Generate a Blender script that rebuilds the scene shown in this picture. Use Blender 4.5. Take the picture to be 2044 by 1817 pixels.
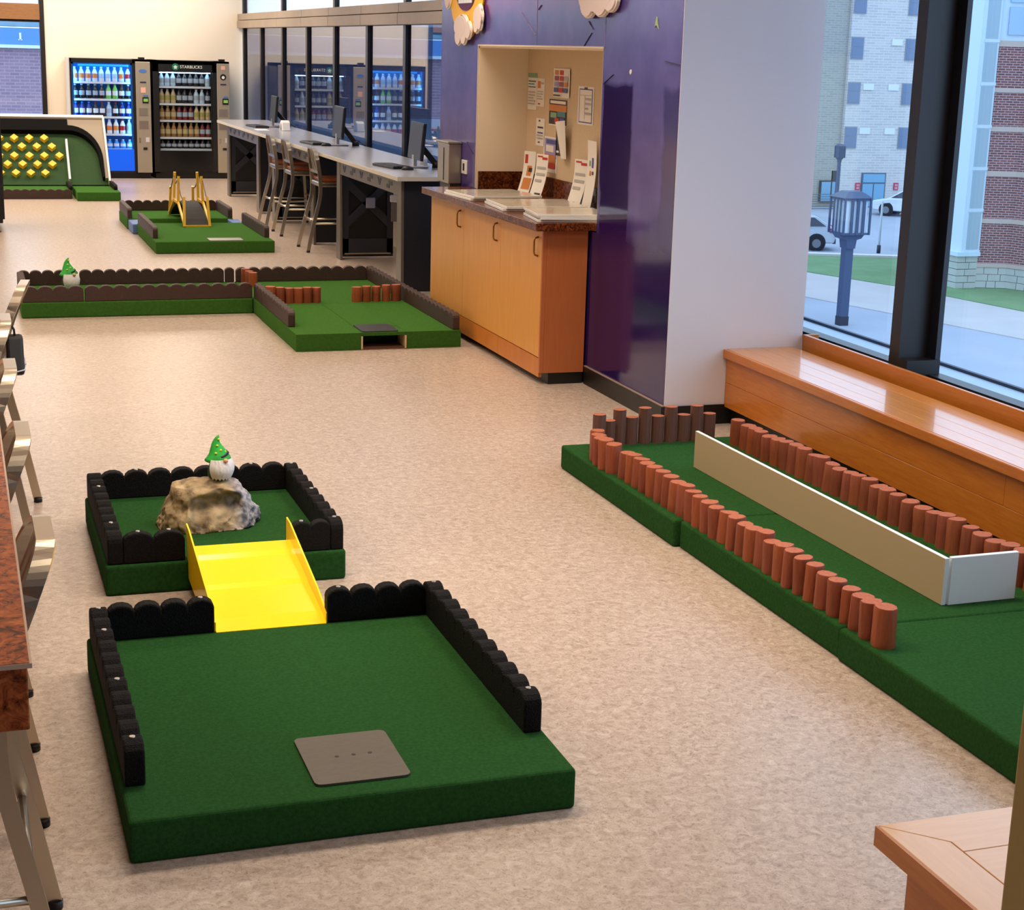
import bpy, bmesh, math, random
from mathutils import Vector, Matrix
for o in list(bpy.data.objects): bpy.data.objects.remove(o)
scene = bpy.context.scene
COL = scene.collection
random.seed(7)
PI = math.pi

# ------------------------------------------------------------------ camera
FPX = 3250.0
CAMH = 2.05
# rows: world X, Y (down the room), Z axes expressed in camera coordinates (x right, y down, z forward)
RX = Vector((0.948, -0.051, 0.315)); RY = Vector((-0.318, -0.237, 0.918))
def _cam_axes():
    y = Vector((-105 - 1022, 69 - 908.5, FPX)).normalized()
    p2 = Vector((-105 + 10000 - 1022, 69 + 288 - 908.5, FPX))
    n = y.cross(p2).normalized()
    if n.y > 0: n = -n
    x = y.cross(n).normalized()
    return x, y, n
_x, _y, _z = _cam_axes()
cam_d = bpy.data.cameras.new('camera'); cam = bpy.data.objects.new('camera', cam_d); COL.objects.link(cam)
right = Vector((_x.x, _y.x, _z.x)); down = Vector((_x.y, _y.y, _z.y)); fwd = Vector((_x.z, _y.z, _z.z))
m = Matrix.Identity(4)
for i in range(3):
    m[i][0] = right[i]; m[i][1] = -down[i]; m[i][2] = -fwd[i]
m.translation = Vector((0, 0, CAMH))
cam.matrix_world = m
cam_d.sensor_fit = 'HORIZONTAL'; cam_d.sensor_width = 36.0; cam_d.lens = 36.0 * FPX / 2044.0
cam_d.clip_start = 0.05; cam_d.clip_end = 500
scene.camera = cam

# ------------------------------------------------------------------ world and light
w = bpy.data.worlds.new('overcast_sky'); scene.world = w; w.use_nodes = True
bg = w.node_tree.nodes['Background']; bg.inputs[0].default_value = (0.62, 0.80, 1.0, 1); bg.inputs[1].default_value = 2.8
def area(name, loc, sx, sy, power, color, rot=(0, 0, 0)):
    l = bpy.data.lights.new(name, 'AREA'); l.shape = 'RECTANGLE'; l.size = sx; l.size_y = sy
    l.energy = power; l.color = color
    o = bpy.data.objects.new(name, l); COL.objects.link(o); o.location = loc; o.rotation_euler = rot
    return o
WARM = (1.0, 0.85, 0.68)
for y, k in ((2.5, 0.14), (5.5, 0.7), (8.5, 0.54), (11.5, 0.52), (14.5, 0.46), (17.5, 0.46), (20.5, 0.6), (23.0, 0.95), (25.2, 0.85)):  # last row is added to wash the back wall with light
    for x in (-5.2, -2.2, 0.9, 2.9):
        l = area('ceiling_and_wash_lamp', (x, y, 3.52), 1.2, 0.6, 62 * k * (1.2 if x < -4 else (1.1 if x < 0 else 0.95)), WARM)
        l.data.spread = math.radians(130 if y < 22 else 180)
scene.view_settings.view_transform = 'Standard'; scene.view_settings.look = 'None'
scene.view_settings.exposure = 0.0; scene.view_settings.gamma = 1.0
scene.view_settings.use_curve_mapping = False

# ------------------------------------------------------------------ materials
def srgb(c):
    return tuple((v / 255 / 12.92 if v / 255 <= 0.04045 else ((v / 255 + 0.055) / 1.055) ** 2.4) for v in c) + (1,)
MATS = {}
def M(name, col, rough=0.5, metal=0.0, spec=0.5, var=None, bump=None, emit=None, sheen=0.0, coat=0.0, stretch=None, aniso=None, trans=0.0):
    """col: sRGB 0-255; var=(second colour, noise scale, contrast); bump=(scale, strength)"""
    if name in MATS: return MATS[name]
    mt = bpy.data.materials.new(name); mt.use_nodes = True; nt = mt.node_tree; b = nt.nodes['Principled BSDF']
    b.inputs['Base Color'].default_value = srgb(col); b.inputs['Roughness'].default_value = rough
    b.inputs['Metallic'].default_value = metal; b.inputs['Specular IOR Level'].default_value = spec
    if sheen:
        b.inputs['Sheen Weight'].default_value = sheen; b.inputs['Sheen Roughness'].default_value = 0.6
        b.inputs['Sheen Tint'].default_value = srgb(tuple(min(255, int(v * 1.6 + 30)) for v in col))
    if coat: b.inputs['Coat Weight'].default_value = coat; b.inputs['Coat Roughness'].default_value = 0.08
    if trans: b.inputs['Transmission Weight'].default_value = trans
    if emit:
        b.inputs['Emission Color'].default_value = srgb(emit[0]); b.inputs['Emission Strength'].default_value = emit[1]
    tc = None
    if var or bump:
        tc = nt.nodes.new('ShaderNodeTexCoord'); mp = nt.nodes.new('ShaderNodeMapping')
        nt.links.new(tc.outputs['Object'], mp.inputs[0])
        if stretch: mp.inputs['Scale'].default_value = stretch
    if var:
        n = nt.nodes.new('ShaderNodeTexNoise'); n.inputs['Scale'].default_value = var[1]; n.inputs['Detail'].default_value = 6
        n.inputs['Distortion'].default_value = 0.6 if stretch else 0.2
        nt.links.new(mp.outputs[0], n.inputs['Vector'])
        r = nt.nodes.new('ShaderNodeValToRGB'); k = var[2]
        r.color_ramp.elements[0].position = 0.5 - k; r.color_ramp.elements[1].position = 0.5 + k
        r.color_ramp.elements[0].color = srgb(col); r.color_ramp.elements[1].color = srgb(var[0])
        nt.links.new(n.outputs[0], r.inputs[0]); nt.links.new(r.outputs[0], b.inputs['Base Color'])
    if bump:
        n2 = nt.nodes.new('ShaderNodeTexNoise'); n2.inputs['Scale'].default_value = bump[0]; n2.inputs['Detail'].default_value = 4
        nt.links.new(mp.outputs[0], n2.inputs['Vector'])
        bp = nt.nodes.new('ShaderNodeBump'); bp.inputs['Strength'].default_value = bump[1]; bp.inputs['Distance'].default_value = 0.01
        nt.links.new(n2.outputs[0], bp.inputs['Height']); nt.links.new(bp.outputs[0], b.inputs['Normal'])
    MATS[name] = mt
    return mt

def glass_mat(name, tint, f0, rough=0.0):
    """thin clear pane: Schlick reflection over plain transmission, the same from both sides"""
    mt = bpy.data.materials.new(name); mt.use_nodes = True; nt = mt.node_tree; nt.nodes.clear()
    out = nt.nodes.new('ShaderNodeOutputMaterial'); mix = nt.nodes.new('ShaderNodeMixShader')
    tr = nt.nodes.new('ShaderNodeBsdfTransparent'); gl = nt.nodes.new('ShaderNodeBsdfGlossy')
    tr.inputs[0].default_value = srgb(tint); gl.inputs['Roughness'].default_value = rough
    g = nt.nodes.new('ShaderNodeNewGeometry'); d = nt.nodes.new('ShaderNodeVectorMath'); d.operation = 'DOT_PRODUCT'
    nt.links.new(g.outputs['Incoming'], d.inputs[0]); nt.links.new(g.outputs['Normal'], d.inputs[1])
    def mm(op, x, y):
        k = nt.nodes.new('ShaderNodeMath'); k.operation = op
        for i, v in enumerate((x, y)):
            if isinstance(v, (int, float)): k.inputs[i].default_value = v
            elif v is not None: nt.links.new(v, k.inputs[i])
        return k.outputs[0]
    c = mm('ABSOLUTE', d.outputs['Value'], None)
    f = mm('ADD', mm('MULTIPLY', mm('POWER', mm('SUBTRACT', 1.0, c), 5.0), 1 - f0), f0)
    nt.links.new(f, mix.inputs[0]); nt.links.new(tr.outputs[0], mix.inputs[1]); nt.links.new(gl.outputs[0], mix.inputs[2])
    nt.links.new(mix.outputs[0], out.inputs[0]); MATS[name] = mt
    return mt

def floor_mat():
    mt = bpy.data.materials.new('marbled_linoleum'); mt.use_nodes = True; nt = mt.node_tree; b = nt.nodes['Principled BSDF']
    tc = nt.nodes.new('ShaderNodeTexCoord')
    def noise(scale, det, dist):
        n = nt.nodes.new('ShaderNodeTexNoise'); n.inputs['Scale'].default_value = scale; n.inputs['Detail'].default_value = det
        n.inputs['Distortion'].default_value = dist; n.inputs['Roughness'].default_value = 0.65
        nt.links.new(tc.outputs['Object'], n.inputs['Vector']); return n
    a = noise(34, 8, 0.9); c = noise(110, 5, 1.6); d = noise(0.9, 2, 0)
    r = nt.nodes.new('ShaderNodeValToRGB'); e = r.color_ramp.elements
    e[0].position = 0.30; e[0].color = srgb((158, 138, 122)); e[1].position = 0.72; e[1].color = srgb((208, 192, 178))
    x = e.new(0.5); x.color = srgb((186, 166, 150))
    nt.links.new(a.outputs[0], r.inputs[0])
    r2 = nt.nodes.new('ShaderNodeValToRGB'); e = r2.color_ramp.elements
    e[0].position = 0.36; e[0].color = srgb((96, 80, 70)); e[1].position = 0.46; e[1].color = (1, 1, 1, 1)
    nt.links.new(c.outputs[0], r2.inputs[0])
    mx = nt.nodes.new('ShaderNodeMix'); mx.data_type = 'RGBA'; mx.blend_type = 'MULTIPLY'; mx.inputs[0].default_value = 0.45
    nt.links.new(r.outputs[0], mx.inputs[6]); nt.links.new(r2.outputs[0], mx.inputs[7])
    mr = nt.nodes.new('ShaderNodeMapRange'); mr.inputs[3].default_value = 0.9; mr.inputs[4].default_value = 1.08
    nt.links.new(d.outputs[0], mr.inputs[0])
    mx2 = nt.nodes.new('ShaderNodeMix'); mx2.data_type = 'RGBA'; mx2.blend_type = 'MULTIPLY'; mx2.inputs[0].default_value = 1
    nt.links.new(mx.outputs[2], mx2.inputs[6]); nt.links.new(mr.outputs[0], mx2.inputs[7])
    nt.links.new(mx2.outputs[2], b.inputs['Base Color'])
    b.inputs['Roughness'].default_value = 0.3; b.inputs['Specular IOR Level'].default_value = 0.42
    bp = nt.nodes.new('ShaderNodeBump'); bp.inputs['Strength'].default_value = 0.08; bp.inputs['Distance'].default_value = 0.004
    nt.links.new(c.outputs[0], bp.inputs['Height']); nt.links.new(bp.outputs[0], b.inputs['Normal'])
    return mt

def granite_mat(name, dark, mid, light, scale=26):
    mt = bpy.data.materials.new(name); mt.use_nodes = True; nt = mt.node_tree; b = nt.nodes['Principled BSDF']
    tc = nt.nodes.new('ShaderNodeTexCoord'); n = nt.nodes.new('ShaderNodeTexNoise'); n.inputs['Scale'].default_value = scale
    n.inputs['Detail'].default_value = 8; n.inputs['Distortion'].default_value = 1.8; n.inputs['Roughness'].default_value = 0.7
    nt.links.new(tc.outputs['Object'], n.inputs['Vector'])
    r = nt.nodes.new('ShaderNodeValToRGB'); e = r.color_ramp.elements
    e[0].position = 0.36; e[0].color = srgb(dark); e[1].position = 0.68; e[1].color = srgb(light); x = e.new(0.48); x.color = srgb(mid)
    nt.links.new(n.outputs[0], r.inputs[0]); nt.links.new(r.outputs[0], b.inputs['Base Color'])
    b.inputs['Roughness'].default_value = 0.2; b.inputs['Specular IOR Level'].default_value = 0.3
    MATS[name] = mt; return mt

def brick_mat(name, c1, c2, mortar, bw, bh, ms=0.012, bumpy=0.3):
    """bricks on a wall part whose local x runs along the wall and local z is up"""
    mt = bpy.data.materials.new(name); mt.use_nodes = True; nt = mt.node_tree; b = nt.nodes['Principled BSDF']
    tc = nt.nodes.new('ShaderNodeTexCoord'); s = nt.nodes.new('ShaderNodeSeparateXYZ'); c = nt.nodes.new('ShaderNodeCombineXYZ')
    nt.links.new(tc.outputs['Object'], s.inputs[0]); nt.links.new(s.outputs[0], c.inputs[0]); nt.links.new(s.outputs[2], c.inputs[1])
    br = nt.nodes.new('ShaderNodeTexBrick'); nt.links.new(c.outputs[0], br.inputs['Vector'])
    br.inputs['Color1'].default_value = srgb(c1); br.inputs['Color2'].default_value = srgb(c2); br.inputs['Mortar'].default_value = srgb(mortar)
    br.inputs['Scale'].default_value = 1; br.inputs['Brick Width'].default_value = bw; br.inputs['Row Height'].default_value = bh
    br.inputs['Mortar Size'].default_value = ms; br.inputs['Bias'].default_value = 0.0
    nt.links.new(br.outputs[0], b.inputs['Base Color']); b.inputs['Roughness'].default_value = 0.85
    MATS[name] = mt; return mt

def purple_mat():
    """violet wall paint, repainted in darker patches that have their own brushed outlines, plus a painted-in floor reflection"""
    mt = bpy.data.materials.new('violet_wall_paint'); mt.use_nodes = True; nt = mt.node_tree; b = nt.nodes['Principled BSDF']
    tc = nt.nodes.new('ShaderNodeTexCoord'); g = nt.nodes.new('ShaderNodeNewGeometry')
    sp = nt.nodes.new('ShaderNodeSeparateXYZ'); nt.links.new(g.outputs['Position'], sp.inputs[0])
    n = nt.nodes.new('ShaderNodeTexNoise'); n.inputs['Scale'].default_value = 3.0; n.inputs['Detail'].default_value = 5
    nt.links.new(tc.outputs['Object'], n.inputs['Vector'])
    def math_(op, a, bb, clamp=False):
        k = nt.nodes.new('ShaderNodeMath'); k.operation = op; k.use_clamp = clamp
        for i, v in enumerate((a, bb)):
            if isinstance(v, (int, float)): k.inputs[i].default_value = v
            else: nt.links.new(v, k.inputs[i])
        return k.outputs[0]
    wob = math_('MULTIPLY', math_('SUBTRACT', n.outputs[0], 0.5), 0.12)
    def step(val, lo, hi):
        r = nt.nodes.new('ShaderNodeMapRange'); r.inputs[1].default_value = lo; r.inputs[2].default_value = hi
        nt.links.new(math_('ADD', val, wob), r.inputs[0]); return r.outputs[0]
    Y = sp.outputs[1]; Z = sp.outputs[2]
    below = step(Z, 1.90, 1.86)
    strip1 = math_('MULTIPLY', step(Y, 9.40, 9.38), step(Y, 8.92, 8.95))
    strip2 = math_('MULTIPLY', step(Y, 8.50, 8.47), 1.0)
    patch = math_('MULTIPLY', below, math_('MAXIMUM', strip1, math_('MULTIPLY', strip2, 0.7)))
    painted_reflection = math_('MULTIPLY', step(Z, 1.15, 0.95), 0.92)  # darker lower wall paints in the dark floor's reflection
    patch = math_('MAXIMUM', patch, painted_reflection)
    top = math_('MULTIPLY', step(Z, 2.27, 2.42), step(Y, 9.0, 9.8))
    r = nt.nodes.new('ShaderNodeValToRGB'); e = r.color_ramp.elements
    e[0].position = 0.3; e[0].color = srgb((66, 52, 122)); e[1].position = 0.75; e[1].color = srgb((92, 78, 144))
    nt.links.new(n.outputs[0], r.inputs[0])
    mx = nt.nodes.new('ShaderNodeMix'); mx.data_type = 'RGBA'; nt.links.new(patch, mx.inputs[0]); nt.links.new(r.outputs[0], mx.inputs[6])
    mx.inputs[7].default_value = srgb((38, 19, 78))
    m2 = nt.nodes.new('ShaderNodeMix'); m2.data_type = 'RGBA'; nt.links.new(math_('MULTIPLY', top, 0.7), m2.inputs[0]); nt.links.new(mx.outputs[2], m2.inputs[6])
    m2.inputs[7].default_value = srgb((124, 42, 110))
    nt.links.new(m2.outputs[2], b.inputs['Base Color'])
    rr = nt.nodes.new('ShaderNodeMapRange'); rr.inputs[3].default_value = 0.22; rr.inputs[4].default_value = 0.1
    nt.links.new(patch, rr.inputs[0]); nt.links.new(rr.outputs[0], b.inputs['Roughness'])
    b.inputs['Specular IOR Level'].default_value = 0.4
    MATS['violet_wall_paint'] = mt; return mt

# ------------------------------------------------------------------ mesh helpers
class MB:
    """collects shapes given in world (or thing-local) coordinates and links them as one mesh object"""
    def __init__(s): s.v = []; s.f = []; s.m = []; s.sm = []
    def add(s, vs, fs, mi=0, smooth=False):
        k = len(s.v); s.v += [tuple(p) for p in vs]
        for f in fs: s.f.append(tuple(i + k for i in f)); s.m.append(mi); s.sm.append(smooth)
        return s
    def box(s, x0, y0, z0, x1, y1, z1, mi=0):
        x0, x1 = min(x0, x1), max(x0, x1); y0, y1 = min(y0, y1), max(y0, y1); z0, z1 = min(z0, z1), max(z0, z1)
        return s.add([(x0, y0, z0), (x1, y0, z0), (x1, y1, z0), (x0, y1, z0), (x0, y0, z1), (x1, y0, z1), (x1, y1, z1), (x0, y1, z1)],
                     [(0, 3, 2, 1), (4, 5, 6, 7), (0, 1, 5, 4), (1, 2, 6, 5), (2, 3, 7, 6), (3, 0, 4, 7)], mi)
    def obox(s, c, ax, hx, hy, hz, mi=0):
        """box centred at c, ax = three unit axes"""
        c = Vector(c); X, Y, Z = [Vector(a) for a in ax]; vs = []
        for dz in (-1, 1):
            for dx, dy in ((-1, -1), (1, -1), (1, 1), (-1, 1)): vs.append(c + X * hx * dx + Y * hy * dy + Z * hz * dz)
        return s.add(vs, [(0, 3, 2, 1), (4, 5, 6, 7), (0, 1, 5, 4), (1, 2, 6, 5), (2, 3, 7, 6), (3, 0, 4, 7)], mi)
    def bar(s, p, q, w, h, up=(0, 0, 1), mi=0):
        p = Vector(p); q = Vector(q); d = (q - p); L = d.length; d = d / L; u = Vector(up)
        sd = d.cross(u)
        if sd.length < 1e-4: sd = d.cross(Vector((1, 0, 0)))
        sd.normalize(); u = sd.cross(d).normalized()
        return s.obox((p + q) / 2, (d, sd, u), L / 2, w / 2, h / 2, mi)
    def cyl(s, p, q, r0, r1=None, n=12, mi=0, cap=True, smooth=True):
        r1 = r0 if r1 is None else r1; p = Vector(p); q = Vector(q); d = (q - p).normalized()
        a = d.cross(Vector((0, 0, 1)));
        if a.length < 1e-3: a = Vector((1, 0, 0))
        a.normalize(); b = d.cross(a)
        k = len(s.v)
        for c, r in ((p, r0), (q, r1)):
            for i in range(n): t = 2 * PI * i / n; s.v.append(tuple(c + (a * math.cos(t) + b * math.sin(t)) * r))
        for i in range(n): j = (i + 1) % n; s.f.append((k + i, k + j, k + n + j, k + n + i)); s.m.append(mi); s.sm.append(smooth)
        if cap:
            s.f.append(tuple(k + i for i in reversed(range(n)))); s.m.append(mi); s.sm.append(False)
            s.f.append(tuple(k + n + i for i in range(n))); s.m.append(mi); s.sm.append(False)
        return s
    def tube(s, pts, r, n=8, mi=0, closed=False):
        pts = [Vector(p) for p in pts]; k = len(s.v); N = len(pts); prev = None
        for i, p in enumerate(pts):
            d = (pts[min(i + 1, N - 1)] - pts[max(i - 1, 0)]).normalized()
            if prev is None:
                a = d.cross(Vector((0, 0, 1)))
                if a.length < 1e-3: a = d.cross(Vector((0, 1, 0)))
            else: a = prev - d * prev.dot(d)
            a.normalize(); prev = a; b = d.cross(a); rr = r[i] if isinstance(r, (list, tuple)) else r
            for j in range(n): t = 2 * PI * j / n; s.v.append(tuple(p + (a * math.cos(t) + b * math.sin(t)) * rr))
        for i in range(N - 1):
            for j in range(n):
                jj = (j + 1) % n; s.f.append((k + i * n + j, k + i * n + jj, k + (i + 1) * n + jj, k + (i + 1) * n + j)); s.m.append(mi); s.sm.append(True)
        s.f.append(tuple(k + j for j in reversed(range(n)))); s.m.append(mi); s.sm.append(False)
        s.f.append(tuple(k + (N - 1) * n + j for j in range(n))); s.m.append(mi); s.sm.append(False)
        return s
    def ribbon(s, pts, w, t, mi=0):
        """flat bar swept along pts, its wide side kept towards the x axis"""
        pts = [Vector(p) for p in pts]; k = len(s.v); N = len(pts)
        for i, p in enumerate(pts):
            d = (pts[min(i + 1, N - 1)] - pts[max(i - 1, 0)]).normalized(); a = Vector((1, 0, 0)); a = (a - d * a.dot(d)).normalized(); b = d.cross(a)
            for u, v in ((-1, -1), (1, -1), (1, 1), (-1, 1)): s.v.append(tuple(p + a * (u * w / 2) + b * (v * t / 2)))
        for i in range(N - 1):
            for j in range(4):
                jj = (j + 1) % 4; s.f.append((k + i * 4 + j, k + i * 4 + jj, k + (i + 1) * 4 + jj, k + (i + 1) * 4 + j)); s.m.append(mi); s.sm.append(False)
        s.f.append((k + 3, k + 2, k + 1, k)); s.m.append(mi); s.sm.append(False)
        e = k + (N - 1) * 4; s.f.append((e, e + 1, e + 2, e + 3)); s.m.append(mi); s.sm.append(False)
        return s
    def prism(s, poly, fn, a0, a1, mi=0, smooth=False):
        """poly: 2-D outline; fn(u, v, a) gives the point; extruded from a0 to a1"""
        n = len(poly); k = len(s.v)
        for a in (a0, a1):
            for u, v in poly: s.v.append(tuple(fn(u, v, a)))
        s.f.append(tuple(k + i for i in range(n))); s.m.append(mi); s.sm.append(False)
        s.f.append(tuple(k + n + i for i in reversed(range(n)))); s.m.append(mi); s.sm.append(False)
        for i in range(n): j = (i + 1) % n; s.f.append((k + i, k + n + i, k + n + j, k + j)); s.m.append(mi); s.sm.append(smooth)
        return s
    def lathe(s, prof, c=(0, 0, 0), n=14, mis=None):
        """prof: (radius, z) from bottom to top; mis: material index per segment"""
        k = len(s.v); N = len(prof)
        for r, z in prof:
            for j in range(n): t = 2 * PI * j / n; s.v.append((c[0] + r * math.cos(t), c[1] + r * math.sin(t), c[2] + z))
        for i in range(N - 1):
            for j in range(n):
                jj = (j + 1) % n; s.f.append((k + i * n + j, k + i * n + jj, k + (i + 1) * n + jj, k + (i + 1) * n + j))
                s.m.append(mis[i] if mis else 0); s.sm.append(True)
        s.f.append(tuple(k + j for j in reversed(range(n)))); s.m.append(mis[0] if mis else 0); s.sm.append(False)
        s.f.append(tuple(k + (N - 1) * n + j for j in range(n))); s.m.append(mis[-1] if mis else 0); s.sm.append(False)
        return s
    def mesh(s, name, mats, o=(0, 0, 0), bev=0, seg=2):
        me = bpy.data.meshes.new(name); o = Vector(o)
        me.from_pydata([tuple(Vector(p) - o) for p in s.v], [], s.f)
        for mt in (mats if isinstance(mats, (list, tuple)) else [mats]): me.materials.append(mt)
        for p, mi, sm in zip(me.polygons, s.m, s.sm): p.material_index = mi; p.use_smooth = sm
        bm = bmesh.new(); bm.from_mesh(me); bmesh.ops.recalc_face_normals(bm, faces=bm.faces)
        if bev:
            es = [e for e in bm.edges if len(e.link_faces) == 2 and e.calc_face_angle() > 0.6]
            r = bmesh.ops.bevel(bm, geom=es, offset=bev, segments=seg, affect='EDGES', profile=0.5)
        bm.to_mesh(me); bm.free(); me.update()
        return me
    def build(s, name, mats, parent=None, o=None, bev=0, seg=2):
        if parent is not None: org = ORG.get(parent.name, (0, 0, 0))
        else: org = o if o is not None else (0, 0, 0)
        ob = bpy.data.objects.new(name, s.mesh(name, mats, org, bev, seg)); COL.objects.link(ob)
        if parent is not None: ob.parent = parent; ORG[ob.name] = org
        else: ob.location = org; ORG[ob.name] = org
        return ob
ORG = {}
def tag(o, label, cat, group=None):
    o['label'] = label; o['category'] = cat
    if group: o['group'] = group
    return o
def thing(name, label, cat, loc=(0, 0, 0), group=None):
    o = bpy.data.objects.new(name, None); COL.objects.link(o); o.location = loc; o.empty_display_size = 0.1
    ORG[o.name] = tuple(loc); tag(o, label, cat, group); return o
def structure(o): o['kind'] = 'structure'; return o
def sthing(name, loc=(0, 0, 0)):
    o = bpy.data.objects.new(name, None); COL.objects.link(o); o.location = loc; ORG[o.name] = tuple(loc); o['kind'] = 'structure'; return o
def inst(me, name, loc, parent=None, rz=0.0, rot=None, sc=None):
    """object sharing mesh data; loc is in world coordinates (parents of such parts are never rotated when it is placed)"""
    ob = bpy.data.objects.new(name, me); COL.objects.link(ob)
    if parent is not None: ob.parent = parent; org = Vector(ORG.get(parent.name, (0, 0, 0))); ob.location = Vector(loc) - org
    else: ob.location = loc
    ob.rotation_euler = rot if rot else (0, 0, rz)
    if sc: ob.scale = sc
    return ob
def copy_tree(o, parent=None):
    c = o.copy(); COL.objects.link(c); c.parent = parent
    for ch in list(o.children): copy_tree(ch, c)
    return c
def text_mesh(body, size, extrude=0.002):
    cu = bpy.data.curves.new('t', 'FONT'); cu.body = body; cu.size = size; cu.extrude = extrude; cu.align_x = 'CENTER'; cu.align_y = 'CENTER'
    ob = bpy.data.objects.new('t', cu); COL.objects.link(ob)
    dg = bpy.context.evaluated_depsgraph_get(); me = bpy.data.meshes.new_from_object(ob.evaluated_get(dg))
    bpy.data.objects.remove(ob); bpy.data.curves.remove(cu); return me
def XZ(u, v, a): return (u, a, v)     # outline in X-Z, extruded along Y
def YZ(u, v, a): return (a, u, v)     # outline in Y-Z, extruded along X
def XY(u, v, a): return (u, v, a)

# shared materials
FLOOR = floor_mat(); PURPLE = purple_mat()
GRAN = granite_mat('brown_granite', (18, 8, 6), (84, 38, 18), (150, 84, 42), 30)
GRAN_T = granite_mat('orange_granite', (24, 9, 5), (138, 62, 26), (196, 108, 54), 24)
CREAM = M('cream_wall_paint', (246, 234, 216), 0.7)
WHITEW = M('white_wall_paint', (226, 220, 226), 0.6)
BLACKB = M('black_baseboard', (16, 13, 11), 0.45)
BRONZE = M('dark_bronze_frame', (26, 21, 22), 0.4)
TAUPE = M('taupe_panel', (150, 134, 118), 0.5, var=((162, 146, 130), 3, 0.3))
OAKBROWN = M('brown_wood_band', (126, 84, 48), 0.55, var=((150, 106, 64), 12, 0.3), stretch=(1, 6, 6))
GLASS_FAR = glass_mat('far_window_glass', (160, 176, 194), 0.2)
GLASS_NEAR = glass_mat('near_window_glass', (236, 242, 248), 0.025)
OAK_Y = M('honey_oak_y', (190, 116, 44), 0.3, var=((212, 142, 62), 7, 0.28), stretch=(9, 0.9, 9), bump=(40, 0.04), coat=0.6)
OAK_F = M('honey_oak_front', (178, 98, 28), 0.35, var=((200, 122, 44), 7, 0.28), stretch=(9, 0.9, 9), coat=0.25)
OAK_P = M('daylit_oak_y', (222, 172, 122), 0.32, var=((232, 186, 138), 7, 0.28), stretch=(9, 0.9, 9), coat=0.5)  # lightened oak, reflected daylight put into the near bench top's colour
OAK_X = M('daylit_oak_x', (222, 172, 122), 0.32, var=((232, 186, 138), 7, 0.28), stretch=(0.9, 9, 9), coat=0.5)  # same daylight-lightened oak with the grain along X
CARPET = M('green_turf_carpet', (30, 66, 30), 0.95, spec=0.05, var=((44, 86, 40), 90, 0.25), bump=(420, 0.5), sheen=0.1)
CARPET_F = M('bright_green_turf', (50, 88, 32), 0.95, spec=0.05, var=((62, 104, 40), 60, 0.3), bump=(320, 0.4), sheen=0.15)
RUBBER = M('black_rubber', (9, 7, 7), 0.7, spec=0.15, var=((22, 18, 16), 190, 0.15), bump=(220, 0.7))
BROWNRUB = M('brown_rubber', (50, 30, 23), 0.6, var=((66, 42, 32), 90, 0.3), bump=(180, 0.3))
LOGS = [M('cedar_log_a', (132, 60, 26), 0.6, var=((158, 80, 36), 14, 0.3), stretch=(6, 6, 0.8), bump=(40, 0.25)),
        M('cedar_log_b', (116, 50, 22), 0.6, var=((142, 68, 32), 14, 0.3), stretch=(6, 6, 0.8), bump=(40, 0.25)),
        M('cedar_log_c', (124, 54, 28), 0.6, var=((150, 74, 42), 14, 0.3), stretch=(6, 6, 0.8), bump=(40, 0.25))]
LOGTOP = M('cut_log_end', (178, 98, 58), 0.7, var=((150, 74, 42), 60, 0.2))
DARKPOST = M('dark_brown_post', (92, 57, 46), 0.6, var=((110, 72, 58), 14, 0.3), stretch=(6, 6, 0.8))
STEEL = M('brushed_aluminium', (200, 190, 172), 0.3, metal=1.0)
STEEL_D = M('brushed_steel_plate', (84, 78, 70), 0.5, metal=0.55, var=((104, 97, 88), 40, 0.3), stretch=(1, 12, 1))
CHROME = M('chrome', (220, 220, 220), 0.15, metal=1.0)
SCREW = M('screw_zinc', (205, 200, 190), 0.3, metal=0.9)
BLACK = M('black_plastic', (14, 14, 15), 0.4)
CHAR = M('charcoal_panel', (30, 31, 37), 0.45)
SLATE = M('slate_truss', (44, 48, 57), 0.45)
WHITE = M('white_laminate', (232, 232, 230), 0.35)
PAPER = M('white_paper', (236, 230, 220), 0.7)
YELLOW = M('yellow_plastic', (255, 214, 2), 0.2, spec=0.4)
YELLOW_W = M('yellow_paint', (228, 176, 40), 0.4)
SEATW = M('chestnut_seat', (120, 58, 24), 0.35, var=((146, 76, 34), 20, 0.3), stretch=(1, 8, 1))
RUBFOOT = M('black_foot', (14, 13, 13), 0.5)
# ================================================================== the room
structure(MB().box(-8, -4, -0.1, 5.05, 26.6, 0).build('floor', FLOOR))
structure(MB().box(-8, -4, 3.55, 5.05, 26.6, 3.65).build('ceiling', M('ceiling_white', (236, 230, 220), 0.8)))
structure(MB().box(-8.1, -4, 0, -8, 26.6, 3.55).build('wall_left', CREAM))
structure(MB().box(-8.1, -4.1, 0, 5.05, -4, 3.55).build('wall_front', M('low_bounce_brown', (84, 66, 56), 0.8)))  # unseen wall, its colour picked dark to cut bounced light
structure(MB().box(1.37, 26.5, 0, 4.5, 26.7, 3.55).build('wall_back', CREAM))
structure(MB().box(-8, 26.5, 0, 1.37, 26.7, 0.62).build('wall_back_lower', CREAM))
structure(MB().box(-8, 26.5, 3.4, 1.37, 26.7, 3.55).build('wall_back_upper', CREAM))

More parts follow.
